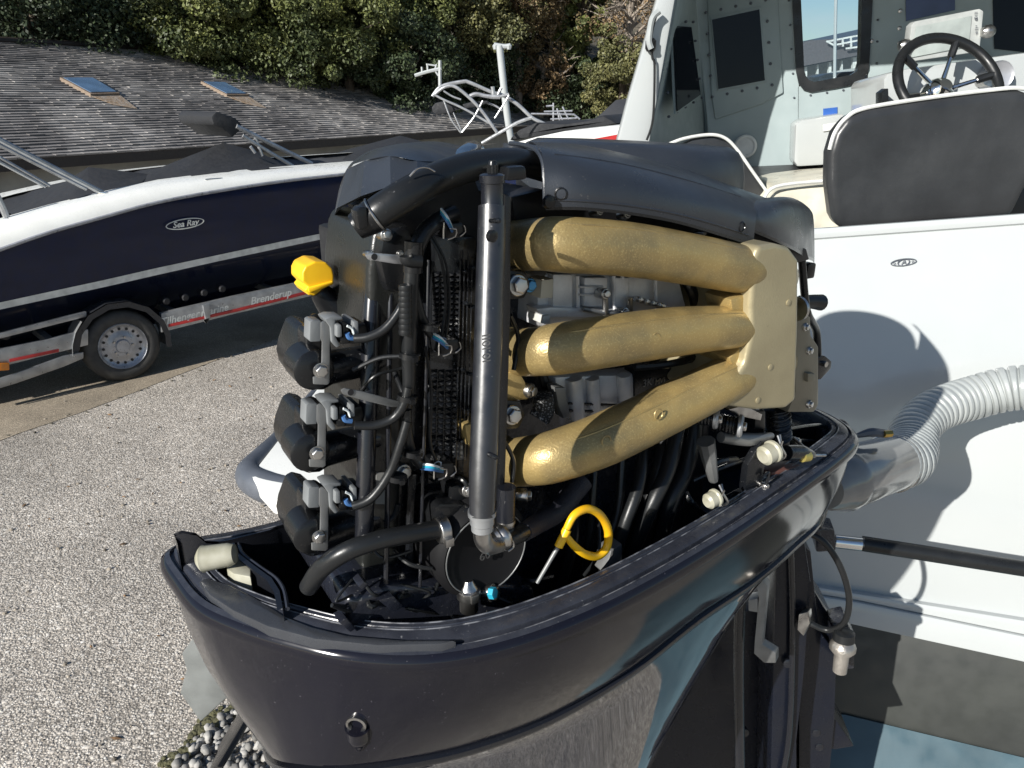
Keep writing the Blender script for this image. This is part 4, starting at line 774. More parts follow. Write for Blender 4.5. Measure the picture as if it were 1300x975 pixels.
# three ignition coils
def zc(x, y): return (340 + x / 6.96, 380 + y / 6.96)
for (dx, dy) in ((0, 0), (-5, 105), (-2, 211)):
    co = bpy.data.objects.new('ignition_coil', None); SC.collection.objects.link(co); setp(co, en, E(400 + dx, 450 + dy, -.03))
    def cz(pts, o0, o1, name, mat, bev=.002, z=True, seg=2):
        q = [(zc(*p) if z else p) for p in pts]; return pz([(x + dx, y + dy) for x, y in q], o0, o1, name, mat, bev, co, seg)
    cz([(384, 434), (388, 424), (396, 419), (408, 422), (420, 432), (424, 462), (418, 490), (398, 497), (386, 492), (378, 480), (375, 466), (378, 450)], -.062, -.004, 'boot', mPlastic, .011, False, 5)
    cz([(388, 426), (390, 419), (410, 422), (412, 446), (388, 456)], -.074, -.05, 'boot_step', mPlastic, .004, False, 3)
    q = [E(395 + dx, 471 + dy, -.055), E(455 + dx, 470 + dy, -.055)]; ax = U
    G().lathe(E(393 + dx, 471 + dy, -.068), ax, [(0, pr(q[0], 24)), (.008, pr(q[0], 26)), (.016, pr(q[0], 22)), (.05, pr(q[0], 20)), (.065, pr(q[0], 16))], seg=28).build('coil_barrel', mBlackMetal, co)
    G().lathe(E(399 + dx, 470 + dy, -.094), -N, [(-.03, .016), (0, .0165), (.002, .014), (.003, 0)], seg=24).build('coil_disc', mPlastic, co)
    cz([(470, 205), (500, 195), (535, 212), (556, 270), (552, 330), (547, 740), (525, 757), (405, 752), (403, 690), (430, 684), (478, 600), (482, 380), (468, 350)], -.101, -.0985, 'strap', mBracket, .0008)
    cz([(375, 200), (400, 188), (470, 190), (468, 372), (380, 378), (368, 365)], -.100, -.085, 'coil_plug', mGreyPl, .002)
    cz([(505, 178), (560, 155), (660, 155), (664, 180), (600, 190), (600, 330), (640, 410), (610, 430), (565, 380), (556, 250)], -.104, -.085, 'plug_housing', mGreyPl, .002)
    cz([(612, 232), (655, 226), (660, 335), (612, 340)], -.110, -.088, 'connector', mGreyPl, .0015)
    cz([(660, 215), (720, 222), (725, 395), (650, 400), (640, 350), (668, 340)], -.104, -.075, 'connector', mPlastic, .0015)
    cz([(760, 200), (800, 196), (806, 300), (790, 310), (770, 300)], -.108, -.08, 'connector_latch', mGreyPl, .001)
    cz([(720, 235), (870, 215), (885, 300), (860, 390), (725, 400)], -.098, -.07, 'connector_shell', mPlastic, .002)
    a = [E(340 + x / 6.96 + dx, 380 + y / 6.96 + dy, -.108) for x, y in ((700, 235), (745, 260), (760, 310))]; G().tube(a, .0011, seg=6).build('white_lead', mWhiteW, co)
    a = [E(340 + x / 6.96 + dx, 380 + y / 6.96 + dy, -.108) for x, y in ((700, 300), (720, 335), (775, 345))]; G().tube(a, .0022, seg=8).build('blue_lead', mBlue, co)
    p = E(340 + 465 / 6.96 + dx, 380 + 625 / 6.96 + dy, -.103); g = G(); g.lathe(p, -N, [(0, .0062), (.001, .0062)], seg=18); g.hexa(p - N * .001, -N, .0052, .0045); g.build('strap_bolt', mSteel, co, bev=.0004)
    g = G(); a = [E(x + dx, y + dy, -.07) for x, y in ((390, 420), (392, 408), (400, 402), (408, 408), (410, 414))]; g.tube(a, .0028, seg=8); g.build('coil_tie', mRubber, co)
# wiring loom down the head, with branches
et([(575, 272, -.10), (550, 284, -.112), (533, 305, -.118), (523, 345, -.12), (521, 400, -.12), (519, 450, -.118), (519, 490, -.118), (515, 520, -.116)], [12, 11, 11, 10, 10, 9.5, 8, 8], 'wiring_loom', mRubber)
et([(516, 325, -.125), (518, 330, -.125), (533, 332, -.125)], 9, 'loom_tape', mRubber)
g = G(); q = E(525, 326, -.1195); g.lathe(q, V((0, 0, 1)) + U * .1, [(-.012, pr(q, 12.5)), (.012, pr(q, 12.5))], seg=20); g.build('loom_collar', mPlastic, en)
for k in range(9):
    q = E(514.5, 365 + k * 7, -.128); G().lathe(q, ZU, [(-.0022, pr(q, 8.2)), (0, pr(q, 9)), (.0022, pr(q, 8.2))], seg=14).build('loom_wrap', mRubber, en)
for pts, r in (([(517, 375, -.124), (505, 398, -.124), (488, 418, -.122), (468, 428, -.118), (450, 430, -.112)], 6), ([(518, 492, -.124), (512, 515, -.124), (498, 532, -.12), (475, 540, -.116), (450, 540, -.112)], 6),
               ([(517, 535, -.124), (508, 565, -.124), (495, 600, -.122), (472, 632, -.118), (448, 643, -.112)], 6), ([(520, 340, -.12), (530, 385, -.118), (538, 410, -.116), (548, 425, -.112)], 6.5),
               ([(516, 520, -.12), (518, 555, -.12), (524, 578, -.116), (534, 590, -.112)], 6.5), ([(500, 470, -.09), (512, 500, -.11), (519, 518, -.118)], 3.5), ([(505, 640, -.1), (500, 655, -.1), (488, 664, -.1)], 4)):
    et(pts, r, 'loom_branch', mRubber, seg=10)
for (x, y), (x2, y2) in (((548, 425), (568, 440)), ((534, 592), (562, 597)), ((560, 268), (574, 292))):
    for k, m_ in enumerate((mWhiteW, mCyan, mBlue)):
        et([(x, y - 3 + 3 * k, -.114), ((x + x2) / 2 + 1, (y + y2) / 2 - 4 + 3 * k, -.122), (x2, y2 - 2 + 2 * k, -.114)], 1.7, 'sensor_wire', m_, seg=6)
    cn = pz([(x2 - 10, y2 - 8), (x2 + 14, y2 - 9), (x2 + 18, y2 + 2), (x2 + 15, y2 + 10), (x2 - 8, y2 + 11)], -.112, -.08, 'injector_plug', mPlastic, .002)
    et([(x2 - 11, y2 + 11, -.117), (x2 - 10, y2 - 9, -.117), (x2 - 2, y2 - 10, -.117), (x2 - 3, y2 - 2, -.119), (x2 + 5, y2 - 1, -.119), (x2 + 4, y2 + 8, -.117), (x2 - 6, y2 + 12, -.117)], 1.1, 'wire_clip', mSteel, parent=cn, seg=6, sm=2)
    et([(x2 + 10, y2 + 8, -.113), (x2 + 17, y2 + 2, -.113), (x2 + 15, y2 - 6, -.113)], .9, 'wire_clip', mSteel, parent=cn, seg=6, sm=2)
# steel retaining tabs
pz([(464, 324), (470, 321), (524, 325), (524, 337), (500, 335), (468, 330)], -.112, -.1095, 'retaining_tab', M('bare_aluminium', (.55, .56, .58), .35, metal=.8), .0008)
pz([(433, 496), (438, 493), (460, 497), (508, 510), (510, 517), (496, 517), (452, 506), (436, 501)], -.112, -.1095, 'retaining_tab', mBracket, .0008)
for x, y in ((475, 326), (445, 498)): G().lathe(E(x, y, -.1118), -N, [(0, .0026), (.0008, .0026)], seg=10).build('tab_hole', mDark, en)
# finned electronics module with pyramids and slots
pz([(548, 300), (606, 300), (600, 600), (594, 640), (542, 640), (545, 450)], -.085, -.05, 'electronics_module', mBlackMetal, .004)
g = G()
for j in range(40):
    for i in range(4):
        p = E(554 + i * 9.2 - j * .16, 348 + j * 6.9, -.085)
        if 14 < j < 18: continue
        a = .0034; g.add([p - U * a - ZU * .0024, p + U * a - ZU * .0024, p + U * a + ZU * .0024, p - U * a + ZU * .0024, p - N * .0045], [(0, 1, 4), (1, 2, 4), (2, 3, 4), (3, 0, 4)])
g.build('heat_sink_pins', mBlackMetal, en, kind='stuff', smooth=False)
for k in range(4): et([(588 + k * 5 - 3, 318 + 12 * (k % 2), -.09), (586 + k * 5 - 4, 450, -.09), (582 + k * 5 - 4, 600 - 20 * (k % 2), -.09)], 1.5, 'cooling_rib', mBlackMetal, seg=6)
for x, y in ((590, 345), (600, 340), (592, 385), (602, 390), (588, 470), (598, 475), (594, 520), (586, 560)): bolt(x, y, -.093, 2.3, mBlackMetal)
# long black fuel cooler tube
ft = et([(624.5, 262, -.158), (623, 330, -.168), (618, 480, -.190), (613, 600, -.208), (612, 655, -.216)], [17.5, 18, 18, 17.5, 16], 'cooler_tube', M('satin_black_tube', (.008, .009, .013), .36, spec=.9, rv=.08, rs=90, bump=.1, bs=300, dist=.0004, speck=((.3, .3, .3), 500, .69, .6)), seg=32, sm=3)
p = E(625, 250, -.157); G().lathe(p, ZU, [(-.014, pr(p, 17)), (-.012, pr(p, 14.5)), (.010, pr(p, 14.5)), (.0105, pr(p, 16.5)), (.016, pr(p, 16.5)), (.017, pr(p, 13)), (.0175, 0)], seg=28).build('tube_collar', mBlackGloss, en)
g = G(); p = E(625.5, 232, -.155); g.lathe(p, ZU, [(-.004, pr(p, 6)), (.014, pr(p, 6)), (.016, pr(p, 4.5))], seg=16)
for k in range(12):
    t_ = 2 * pi * k / 12; g.box(p + (U * cos(t_) + N * sin(t_)) * pr(p, 6.3) + ZU * .006, .0012, .0012, .014)
g.build('valve_cap', mPlastic, en)
G().lathe(E(626, 300, -.181), -N + U * .2, [(-.003, .0045), (.0005, .0045), (.001, .003)], seg=16).build('tube_plug', mPlastic, en)
tm = text('I0:I0II', E(618, 442, -.2015), ZU, -U, .010, M('grey_print', (.12, .12, .12), .5), en, name='tube_marking', ext=.0002)
pz([(641, 246), (650, 249), (649, 400), (644, 560), (641, 640), (634, 640), (636, 400)], -.135, -.118, 'mounting_plate', mPlastic, .003)
for y in (600, 300): bolt(632 if y < 400 else 628, y - 20, -.187 if y < 400 else -.222, 3, mBlackMetal)
p = E(612, 661, -.214); G().lathe(p, ZU, [(-.010, pr(p, 10)), (-.008, pr(p, 14)), (-.003, pr(p, 14)), (-.002, pr(p, 15.5)), (.004, pr(p, 15.5)), (.005, pr(p, 18)), (.009, pr(p, 18))], seg=26).build('tube_end_ring', mAlu, en)
et([(612, 668, -.214), (613, 684, -.210), (620, 693, -.198), (632, 692, -.178)], [11, 11.5, 11, 10], 'pipe_elbow', mSteel, seg=18)
G().lathe(E(628, 687, -.165), U + ZU * .2, [(0, .011), (.003, .012), (.005, .010), (.008, .0115), (.010, .0115), (.013, .009)], seg=20).build('hose_clamp_ring', mSteel, en)
et([(640, 690, -.158), (650, 684, -.152), (664, 676, -.142)], [10, 10.5, 11], 'short_hose', mRubber)
et([(645, 700, -.165), (652, 694, -.165), (650, 686, -.165), (643, 690, -.165)], 1.2, 'clamp_ear', mSteel, seg=6)
et([(664, 676, -.142), (684, 664, -.12), (708, 648, -.10), (740, 610, -.09)], [12, 13, 14, 14], 'braided_hose', M('braided_hose', (.02, .02, .03), .6, bump=1, bs=500, dist=.001), seg=16)
et([(643, 618, -.14), (642, 660, -.14)], 12, 'filter_cup', mBlackGloss, seg=22, sm=1)
p = E(642, 664, -.14); G().lathe(p, ZU, [(-.008, pr(p, 8)), (-.006, pr(p, 11)), (0, pr(p, 11)), (.001, pr(p, 12.5)), (.004, pr(p, 12.5))], seg=22).build('cup_ring', mSteel, en)
# fuel pump and bracket
p = E(612, 697, -.125); G().lathe(p, -N, [(-.05, .050), (0, .050), (.006, .046), (.008, .044), (.006, .040), (.005, 0)], seg=48).build('fuel_pump', M('matt_black_pump', (.008, .008, .009), .6, spec=.15), en)
G().ring(p - N * .009, -N, .0425, .0007, seg=48).build('pump_ring', mBracket, en)
text('60', E(616, 706, -.135), U, ZU, .012, M('faint_marking', (.05, .05, .05), .4), en, name='pump_marking', ext=.0003)
pz([(552, 645), (560, 640), (590, 640), (594, 655), (580, 700), (582, 740), (572, 748), (549, 718), (556, 690)], -.12, -.06, 'pump_bracket', mPlastic, .005)
pz([(572, 618), (600, 612), (604, 650), (575, 650)], -.11, -.08, 'pump_bracket', mPlastic, .004)
for x, y in ((590, 652), (574, 728)): G().lathe(E(x, y, -.118), -N + U * .3, [(-.02, .010), (.006, .010), (.008, .007), (.008, 0)], seg=16).build('bracket_boss', mPlastic, en)
bolt(594, 622, -.115, 8, mSteel); 
et([(392, 745, -.09), (408, 722, -.11), (440, 700, -.125), (480, 686, -.13), (520, 678, -.13), (556, 672, -.125)], [12, 12.5, 12.5, 12, 12, 12], 'fuel_hose', mRubber, seg=18)
p = E(561, 672, -.125); g = G(); g.lathe(p, U, [(-.005, .0115), (-.004, .0125), (.004, .0125), (.005, .0115)], seg=20); g.box(p - N * .013 - ZU * .006, .008, .006, .008, X=U, Y=N); g.build('hose_clip', mSteel, en, bev=.0008)
et([(590, 760, -.12), (594, 738, -.12), (598, 725, -.12)], 4, 'drain_pipe', mBlackMetal, seg=8)
p = E(595, 752, -.13); g = G(); g.lathe(p, ZU, [(-.02, .009), (-.006, .009), (-.005, .0115), (.004, .0115), (.005, .009), (.010, .006), (.014, .004)], seg=14); g.box(p - N * .012, .008, .003, .009, X=U, Y=N); g.build('drain_fitting', mSteel, en, bev=.0006)
bp = bolt(624, 752, -.135, 10, mSteel, ax=-N * .8 + U * .5 + ZU * .2, name='drain_plug'); 
G().lathe(E(627, 753, -.1505), (-N * .8 + U * .5 + ZU * .2).normalized(), [(-.004, .0058), (.0012, .0056), (.0016, .004)], seg=6).build('blue_dab', mCyan, bp)
# under-tray casting in the bottom of the cowl
pz([(440, 760), (500, 742), (590, 740), (680, 745), (690, 790), (600, 812), (440, 800)], -.115, .05, 'exhaust_casting', mOilBlk, .01, seg=3)
for pts in ([(430, 790), (440, 785), (452, 798), (445, 803)], [(455, 745), (462, 738), (468, 742), (462, 750)], [(480, 762), (500, 757), (512, 770), (500, 778)]): pz(pts, -.125, -.11, 'bracket_scrap', mOilBlk, .001)
for k in range(14):
    rr = random.Random(k + 40); x = 430 + rr.random() * 240; y = 735 + rr.random() * 50; et([(x, y, -.11), (x + rr.uniform(-25, 25), y + rr.uniform(-15, 15), -.12), (x + rr.uniform(-40, 40), y + rr.uniform(-22, 18), -.11)], rr.uniform(1.5, 4), 'small_hose', mRubber, seg=8)

# gold intake
def runner(pts, name='intake_runner'):
    ob = et(pts, [p[3] * .955 for p in pts], name, mGold, seg=36, sm=8)
    q = [E(*p[:3]) for p in pts[1:]]; rr_ = [pr(a, p[3] * .955) for a, p in zip(q, pts[1:])]
    G().tube([a + ZU * r * .80 - N * r * .585 for a, r in zip(q, rr_)], .0011, seg=6, sm=6).build('parting_ridge', mGold, ob)
    return ob
runner([(636, 312, -.060, 33), (655, 312, -.085, 33), (690, 310, -.125, 35), (720, 311, -.140, 37), (800, 317, -.143, 36), (880, 330, -.138, 34), (940, 342, -.136, 32), (972, 349, -.112, 31), (985, 352, -.09, 29)])
runner([(634, 450, -.060, 30), (655, 448, -.085, 31), (685, 446, -.120, 33), (715, 442, -.137, 35), (780, 432, -.140, 35), (860, 421, -.137, 33), (936, 415, -.136, 28), (970, 416, -.112, 28), (985, 416, -.09, 26)])
runner([(632, 588, -.060, 30), (650, 587, -.085, 32), (682, 584, -.120, 34), (712, 577, -.137, 35), (770, 556, -.140, 36), (850, 518, -.137, 34), (925, 481, -.136, 31), (965, 464, -.112, 30), (985, 458, -.09, 28)])
for y, h in ((312, 26), (450, 32), (592, 30)):
    pz([(634, y - h), (660, y - h), (668, y - 10), (668, y + 14), (656, y + h), (640, y + h + 4)], -.085, -.06, 'runner_flange', mGold, .004)
pz([(636, 478), (658, 468), (668, 486), (672, 508), (636, 510)], -.10, -.06, 'flange_foot', mGold, .003)
pz([(590, 540), (610, 536), (612, 575), (594, 566)], -.10, -.06, 'flange_foot', mGold, .003)
pz([(957, 328), (964, 313), (984, 309), (1002, 313), (1015, 330), (1014, 420), (1011, 508), (998, 519), (960, 521), (922, 516), (914, 506), (928, 488), (946, 462), (954, 425), (953, 390), (955, 360)], -.158, -.04, 'plenum', mGoldPale, .018, seg=7, ang=60)
pz([(928, 380), (948, 372), (958, 392), (952, 404), (930, 396)], -.148, -.11, 'web', mGold, .004); pz([(926, 455), (955, 428), (960, 452), (945, 472), (932, 468)], -.148, -.09, 'web', mGold, .004)
for x, y in ((833, 430), (770, 560), (836, 526)): G().ring(E(x, y, -.1625 if y < 500 else -.163), -N + ZU * .1, .0052, .0006, seg=20, s2=6).build('casting_mark', mGold, en)
G().lathe(E(1012, 392, -.12), U, [(0, .014), (.004, .014), (.006, .010), (.006, 0)], seg=20).build('core_plug', mSteel, en)
pz([(1012, 398), (1022, 396), (1030, 402), (1030, 425), (1040, 440), (1040, 515), (1034, 524), (1000, 524), (1010, 500)], -.112, -.07, 'throttle_flange', mOlive, .004)
G().ball(E(1012, 482, -.098), .026, .014, .028, n=10, X=U, Y=N).build('throttle_dome', mGoldPale, en)
pz([(1026, 474), (1036, 474), (1036, 484), (1026, 486)], -.118, -.10, 'flange_tab', mOlive, .003)
for x, y in ((1022, 415), (1027, 445), (1027, 513)): bolt(x, y, -.112, 4.5, mSteel, ax=-N + U * .3)
pz([(1036, 455), (1048, 452), (1056, 459), (1055, 468), (1042, 482), (1037, 482)], -.05, -.044, 'lifting_tab', mBlackMetal, .0015); G().lathe(E(1047, 462, -.053), -N, [(-.004, .004), (.003, .004)], seg=12).build('tab_rivet', mSteel, en)
et([(1016, 384, -.02), (1030, 383, -.02), (1042, 384, -.02)], [9, 9, 10.5], 'breather_stub', mRubber)
G().box(E(1024, 343, -.04), .016, .016, .020, X=U, Y=N).build('cover_bolt', mPlastic, en, bev=.003)
for pts, r in (([(1018, 330, -.05), (1022, 380, -.05), (1026, 400, -.05), (1036, 420, -.03), (1038, 450, -.03)], 5),): et(pts, r, 'breather_hose', mRubber)
# grey cast alternator and starter parts between the runners
pz([(684, 352), (700, 346), (862, 352), (872, 390), (860, 412), (680, 415), (682, 395)], -.088, -.03, 'alternator_body', mCast, .004)
pz([(680, 392), (700, 390), (810, 395), (812, 402), (690, 404)], -.100, -.08, 'cast_rib', mCast, .002)
for x0, x1, y0, y1 in ((702, 728, 348, 392), (742, 772, 352, 390), (781, 800, 352, 398)): pz([(x0, y0), (x1, y0), (x1, y1), (x0, y1)], -.096, -.08, 'cast_panel', mCast, .003)
for y in (364, 374): et([(735, y, -.097), (765, y, -.097)], 1.6, 'cast_rib', mCast, seg=6, sm=1)
for x in (733, 779, 790, 832): et([(x, 350, -.094), (x + 1, 395, -.094)], 2.6, 'cast_rib', mCast, seg=8, sm=1)
pz([(688, 356), (703, 354), (702, 378), (686, 379)], -.102, -.08, 'pale_pad', M('bare_pad', (.5, .48, .4), .5), .001); pz([(690, 401), (699, 400), (699, 411), (688, 411)], -.104, -.08, 'pale_pad', M('bare_pad_small', (.5, .5, .46), .5), .001)
et([(768, 374, -.105), (769, 398, -.105)], 4, 'cast_post', mSteel, seg=10, sm=1); bolt(768, 373, -.107, 6, mSteel); et([(799, 378, -.105), (800, 400, -.105)], 4, 'cast_post', mSteel, seg=10, sm=1)
et([(740, 392, -.105), (765, 397, -.105), (793, 398, -.105)], 3, 'linkage', mBracket, seg=8, sm=1); bolt(793, 396, -.108, 5, mSteel)
et([(806, 379, -.105), (825, 384, -.105), (843, 389, -.105)], 3.5, 'hose_barb', mSteel, seg=8, sm=1)
for k in range(4): bolt(812 + k * 8, 380 + k * 2.5, -.107, 3, mSteel)
et([(848, 362, -.05), (858, 376, -.06), (862, 396, -.05)], 7, 'small_hose', mRubber)
pz([(704, 478), (780, 476), (838, 470), (838, 500), (815, 520), (780, 532), (716, 532), (708, 510)], -.075, -.03, 'starter_body', mCast, .006)
et([(728, 480, -.078), (732, 530, -.078)], 11, 'starter_flute', mCast, sm=1); et([(752, 480, -.078), (755, 530, -.078)], 9, 'starter_flute', mCast, sm=1); et([(792, 476, -.08), (794, 515, -.08)], 9, 'starter_flute', mCast, sm=1)
pz([(705, 492), (718, 492), (721, 513), (725, 531), (716, 532), (709, 515)], -.096, -.08, 'starter_clamp', mBracket, .0015)
for y in (512, 521): et([(722, y, -.082), (800, y + 3, -.082)], 2, 'starter_band', mPlastic, seg=6, sm=1)
text('3K', E(822, 486, -.0785), U, ZU, .012, mBracket, en, name='cast_lettering')
text('MVJ', E(838, 484, -.0785), U, ZU, .009, mOlive, en, name='cast_lettering')
pz([(805, 470), (870, 466), (868, 500), (830, 515), (806, 512)], -.0775, -.06, 'name_plate', mPlastic, .002)
et([(688, 502, -.09), (690, 520, -.09), (684, 532, -.09)], 14, 'knit_hose', M('knit_hose', (.02, .02, .02), .6, bump=1, bs=400, speck=((.45, .45, .45), 500, .55, .8)), seg=14)
# fixings beside the tube
for x, y, r, o in ((657, 362, 12, -.125), (650, 527, 11, -.125)):
    pz([(x - 18, y - 20), (x + 12, y - 18), (x + 18, y), (x + 10, y + 18), (x - 18, y + 20)], o + .004, o + .03, 'stud_boss', mPlastic, .004); bolt(x, y, o, r)
bolt(672, 362, -.112, 8, M('blued_steel', (.08, .25, .45), .3, metal=.8)); bolt(673, 496, -.10, 8, mSteel, ax=-N + U * .5); bolt(667, 629, -.10, 8, mSteel, ax=-N * .6 + U)
# dipstick
et([(712, 690, -.15), (720, 670, -.152), (730, 653, -.152), (747, 646, -.15), (763, 655, -.147), (772, 674, -.145), (770, 695, -.145), (758, 706, -.147), (742, 703, -.15), (728, 692, -.152), (716, 680, -.153), (708, 694, -.153)], [4.5, 4.8, 5.2, 5.5, 5.5, 5.5, 5.5, 5.5, 5.2, 5, 4.5, 4.5], 'dipstick_loop', mYellow, seg=14)
et([(720, 672, -.153), (709, 694, -.153)], [6, 5.5], 'dipstick_grip', mYellow, sm=1); et([(708, 695, -.153), (682, 740, -.15)], [3.2, 2.6], 'dipstick_rod', mBracket, sm=1, seg=10)
# hoses running down behind the lower runner
for pts, r in (([(756, 560, -.06), (752, 640, -.08), (745, 700, -.08), (730, 760, -.07)], 5), ([(790, 560, -.07), (786, 640, -.09), (772, 690, -.10), (760, 740, -.09)], 5.5), ([(815, 555, -.07), (812, 610, -.10), (792, 670, -.11), (772, 735, -.10)], 8),
               ([(845, 540, -.06), (835, 600, -.08), (800, 700, -.09)], 10), ([(862, 530, -.08), (850, 590, -.10), (828, 640, -.11), (800, 705, -.10)], 10), ([(885, 515, -.07), (872, 590, -.09), (850, 640, -.10), (835, 700, -.09)], 11), ([(725, 590, -.07), (728, 680, -.08), (705, 760, -.08)], 8), ([(742, 730, -.12), (760, 700, -.13), (758, 650, -.10)], 2.5)):
    et(pts, r, 'coolant_hose', mRubber, seg=12)
pz([(768, 728), (776, 700), (790, 690), (790, 722), (772, 732)], -.12, -.10, 'hose_bracket', mBracket, .002)
pz([(700, 560), (880, 500), (900, 560), (850, 690), (720, 760), (690, 700)], -.04, -.02, 'inner_panel', mOilBlk, .005)
for x, y in ((978, 466), (1001, 384), (962, 508)): G().lathe(E(x, y, -.158), -N, [(-.002, .0035), (.0008, .0035), (.0012, .002)], seg=12).build('casting_mark', mGoldPale, en)
# throttle pulleys, spring, cream clips at the front
for x, y, o, r in ((910, 532, -.13, 13), (941, 541, -.13, 15)):
    p = E(x, y, o); R = pr(p, r); g = G(); g.lathe(p, N * .8 - U * .6, [(-.002, R * .85), (0, R), (.003, R), (.004, R * .7)], seg=24); g.build('pulley_flange', mAlu, en)
    g = G()
    q0 = p + (N * .8 - U * .6) * .004; g.tube([q0, q0 + (N * .8 - U * .6) * .028], R * .78, seg=20, sm=1, rf=(.0008, lambda l: .08 * sin(2 * pi * l / .0035))); g.build('torsion_spring', mBlackMetal, en, ang=80)
    G().hexa(p, -(N * .8 - U * .6), R * .42, .006).build('pulley_bolt', mSteel, en, bev=.0005)
et([(896, 560, -.12), (900, 580, -.12), (906, 610, -.12)], [12, 10, 6], 'throttle_arm', mBracket, seg=8); et([(915, 555, -.12), (950, 558, -.12), (980, 553, -.12)], [7, 9, 4], 'throttle_arm', mBracket, seg=10)
pz([(925, 520), (945, 515), (968, 526), (966, 534), (938, 528)], -.12, -.10, 'throttle_arm', mSteel, .001)
et([(986, 516, -.09), (988, 556, -.09)], 16, 'return_spring', mBlackMetal, seg=20, sm=1, rf=(.0007, lambda l: .07 * sin(2 * pi * l / .0038)), ang=80)
pz([(960, 522), (972, 522), (972, 545), (958, 545)], -.11, -.08, 'spring_stop', mPlastic, .002)
et([(990, 556, -.09), (992, 568, -.09)], 11, 'spring_seat', mBlackMetal, sm=1)
def clip(x, y, o, s):
    p = E(x, y, o); d_ = (U * .9 + ZU * .15).normalized(); g = G(); g.lathe(p, d_, [(0, pr(p, 9 * s)), (.003, pr(p, 13 * s)), (.014 * s, pr(p, 13 * s)), (.016 * s, pr(p, 15 * s)), (.019 * s, pr(p, 15 * s)), (.022 * s, pr(p, 12 * s))], seg=20); c = g.build('linkage_bush', mCream, en)
    for k in range(2):
        q = p + d_ * .022 * s; G().tube([q + V((0, 0, pr(p, 20 * s))) + U * .004 * k, q - N * .008 + ZU * .006, q - N * .01 - ZU * .006 + U * .006, q - ZU * pr(p, 18 * s) + U * .003, q - N * .006 - ZU * .004 - U * .003, q - N * .008 + ZU * pr(p, 16 * s)], .0013, seg=6).build('cotter_spring', mSteel, c)
clip(968, 580, -.14, 1.0); clip(897, 638, -.14, .8)
et([(998, 575, -.13), (1018, 575, -.13), (1032, 578, -.13)], [10, 10, 5], 'control_cable_end', mBlackMetal); et([(1018, 580, -.135), (1026, 579, -.135)], 7, 'brass_swivel', M('brass_swivel', (.6, .5, .15), .35, metal=.8), sm=1); et([(1030, 578, -.13), (1048, 578, -.13)], 1.8, 'cable_wire', mSteel, sm=1, seg=6)
pz([(950, 590), (968, 560), (975, 575), (962, 640), (950, 650), (946, 620)], -.13, -.12, 'shift_bracket', mBlackMetal, .002)
pz([(980, 600), (1020, 590), (1030, 600), (990, 640), (975, 632)], -.12, -.10, 'shift_plate', M('rusty_red_plate', (.12, .05, .04), .5), .002)
for pts, r in (([(880, 610, -.11), (920, 592, -.12), (950, 582, -.12)], 3), ([(905, 590, -.12), (915, 585, -.12), (935, 583, -.12)], 4), ([(968, 606, -.135), (976, 600, -.135), (972, 618, -.135)], 2), ([(1000, 560, -.08), (1030, 560, -.06), (1060, 566, -.05)], 2.5), ([(1000, 545, -.07), (1040, 540, -.05), (1070, 548, -.04)], 2.5), ([(1006, 555, -.09), (1030, 575, -.10), (1045, 582, -.10)], 2), ([(990, 650, -.12), (1020, 628, -.13), (1040, 600, -.12)], 3), ([(870, 625, -.10), (880, 640, -.11), (900, 660, -.11)], 4), ([(905, 640, -.12), (940, 622, -.12)], 3)):
    et(pts, r, 'control_cable', mBlackMetal, seg=8)
bolt(972, 617, -.135, 3.5, mSteel); bolt(1005, 637, -.13, 3.5, mSteel); bolt(1012, 560, -.09, 4, mSteel)
G().lathe(E(985, 655, -.125), -N + ZU, [(-.01, .016), (0, .016), (.004, .012), (.005, 0)], seg=18).build('white_cap', mCream, en)
pz([(1000, 545), (1040, 538), (1072, 546), (1076, 556), (1040, 560), (1005, 560)], -.03, .03, 'latch_plate', mBlackMetal, .003)
G().ball(E(1066, 542, -.03), .014, .014, .012, n=8).build('latch_knob', mPlastic, en)

# air silencer and flywheel cover: skirted shells
def shell(name, out, depth_o, mat, bev, hn=None, seg=5):
    return pz(out, depth_o[0], depth_o[1], name, mat, bev, seg=seg, ang=60)
def dome(edge, name, mat, top=.02, crown=.6, skirt=.05):
    """edge: list of (px, py, o) round the crown line; a softly rounded cap with a skirt"""
    e = [E(*p) for p in edge]; c = sum(e, V()) / len(e); rings = []
    for f_, z in ((1.0, -skirt), (1.0, -.006), (.985, 0), (.94, top * .55), (.8, top * .9), (.5, top), (.02, top)):
        rings.append([c + (p - c) * f_ + ZU * z if f_ < 1 else p + ZU * z for p in e])
    for r in rings[2:]:
        for i, p in enumerate(r): pass
    g = G(); g.loft(rings); return g.build(name, mat, en, ang=50)
# rear cover (left): faceted shell
def cr1(P_, sub):
    out = []; n = len(P_)
    for i in range(n - 1):
        p0, p1, p2, p3 = P_[max(i - 1, 0)], P_[i], P_[i + 1], P_[min(i + 2, n - 1)]
        for k in range(sub):
            t = k / sub; out.append(.5 * ((2 * p1) + (p2 - p0) * t + (2 * p0 - 5 * p1 + 4 * p2 - p3) * t * t + (3 * p1 - 3 * p2 + p3 - p0) * t ** 3))
    return out + [P_[-1]]
def facet(name, rings, mat, su=1, sv=1, **k):
    rr_ = [[E(*p) for p in r] for r in rings]
    if su > 1: rr_ = [cr1(r, su) for r in rr_]
    if sv > 1: c_ = [cr1(list(c), sv) for c in zip(*rr_)]; rr_ = [list(r) for r in zip(*c_)]
    g = G(); g.loft(rr_, closed=False); return g.build(name, mat, en, **k)
cvm = mCover
lower = [(424, 274, .03), (428, 264, -.05), (458, 249, -.112), (496, 236, -.13), (530, 217, -.128), (576, 212, -.10)]
mid = [(430, 242, .045), (440, 215, -.03), (463, 204, -.085), (495, 198, -.108), (529, 204, -.114), (576, 206, -.092)]
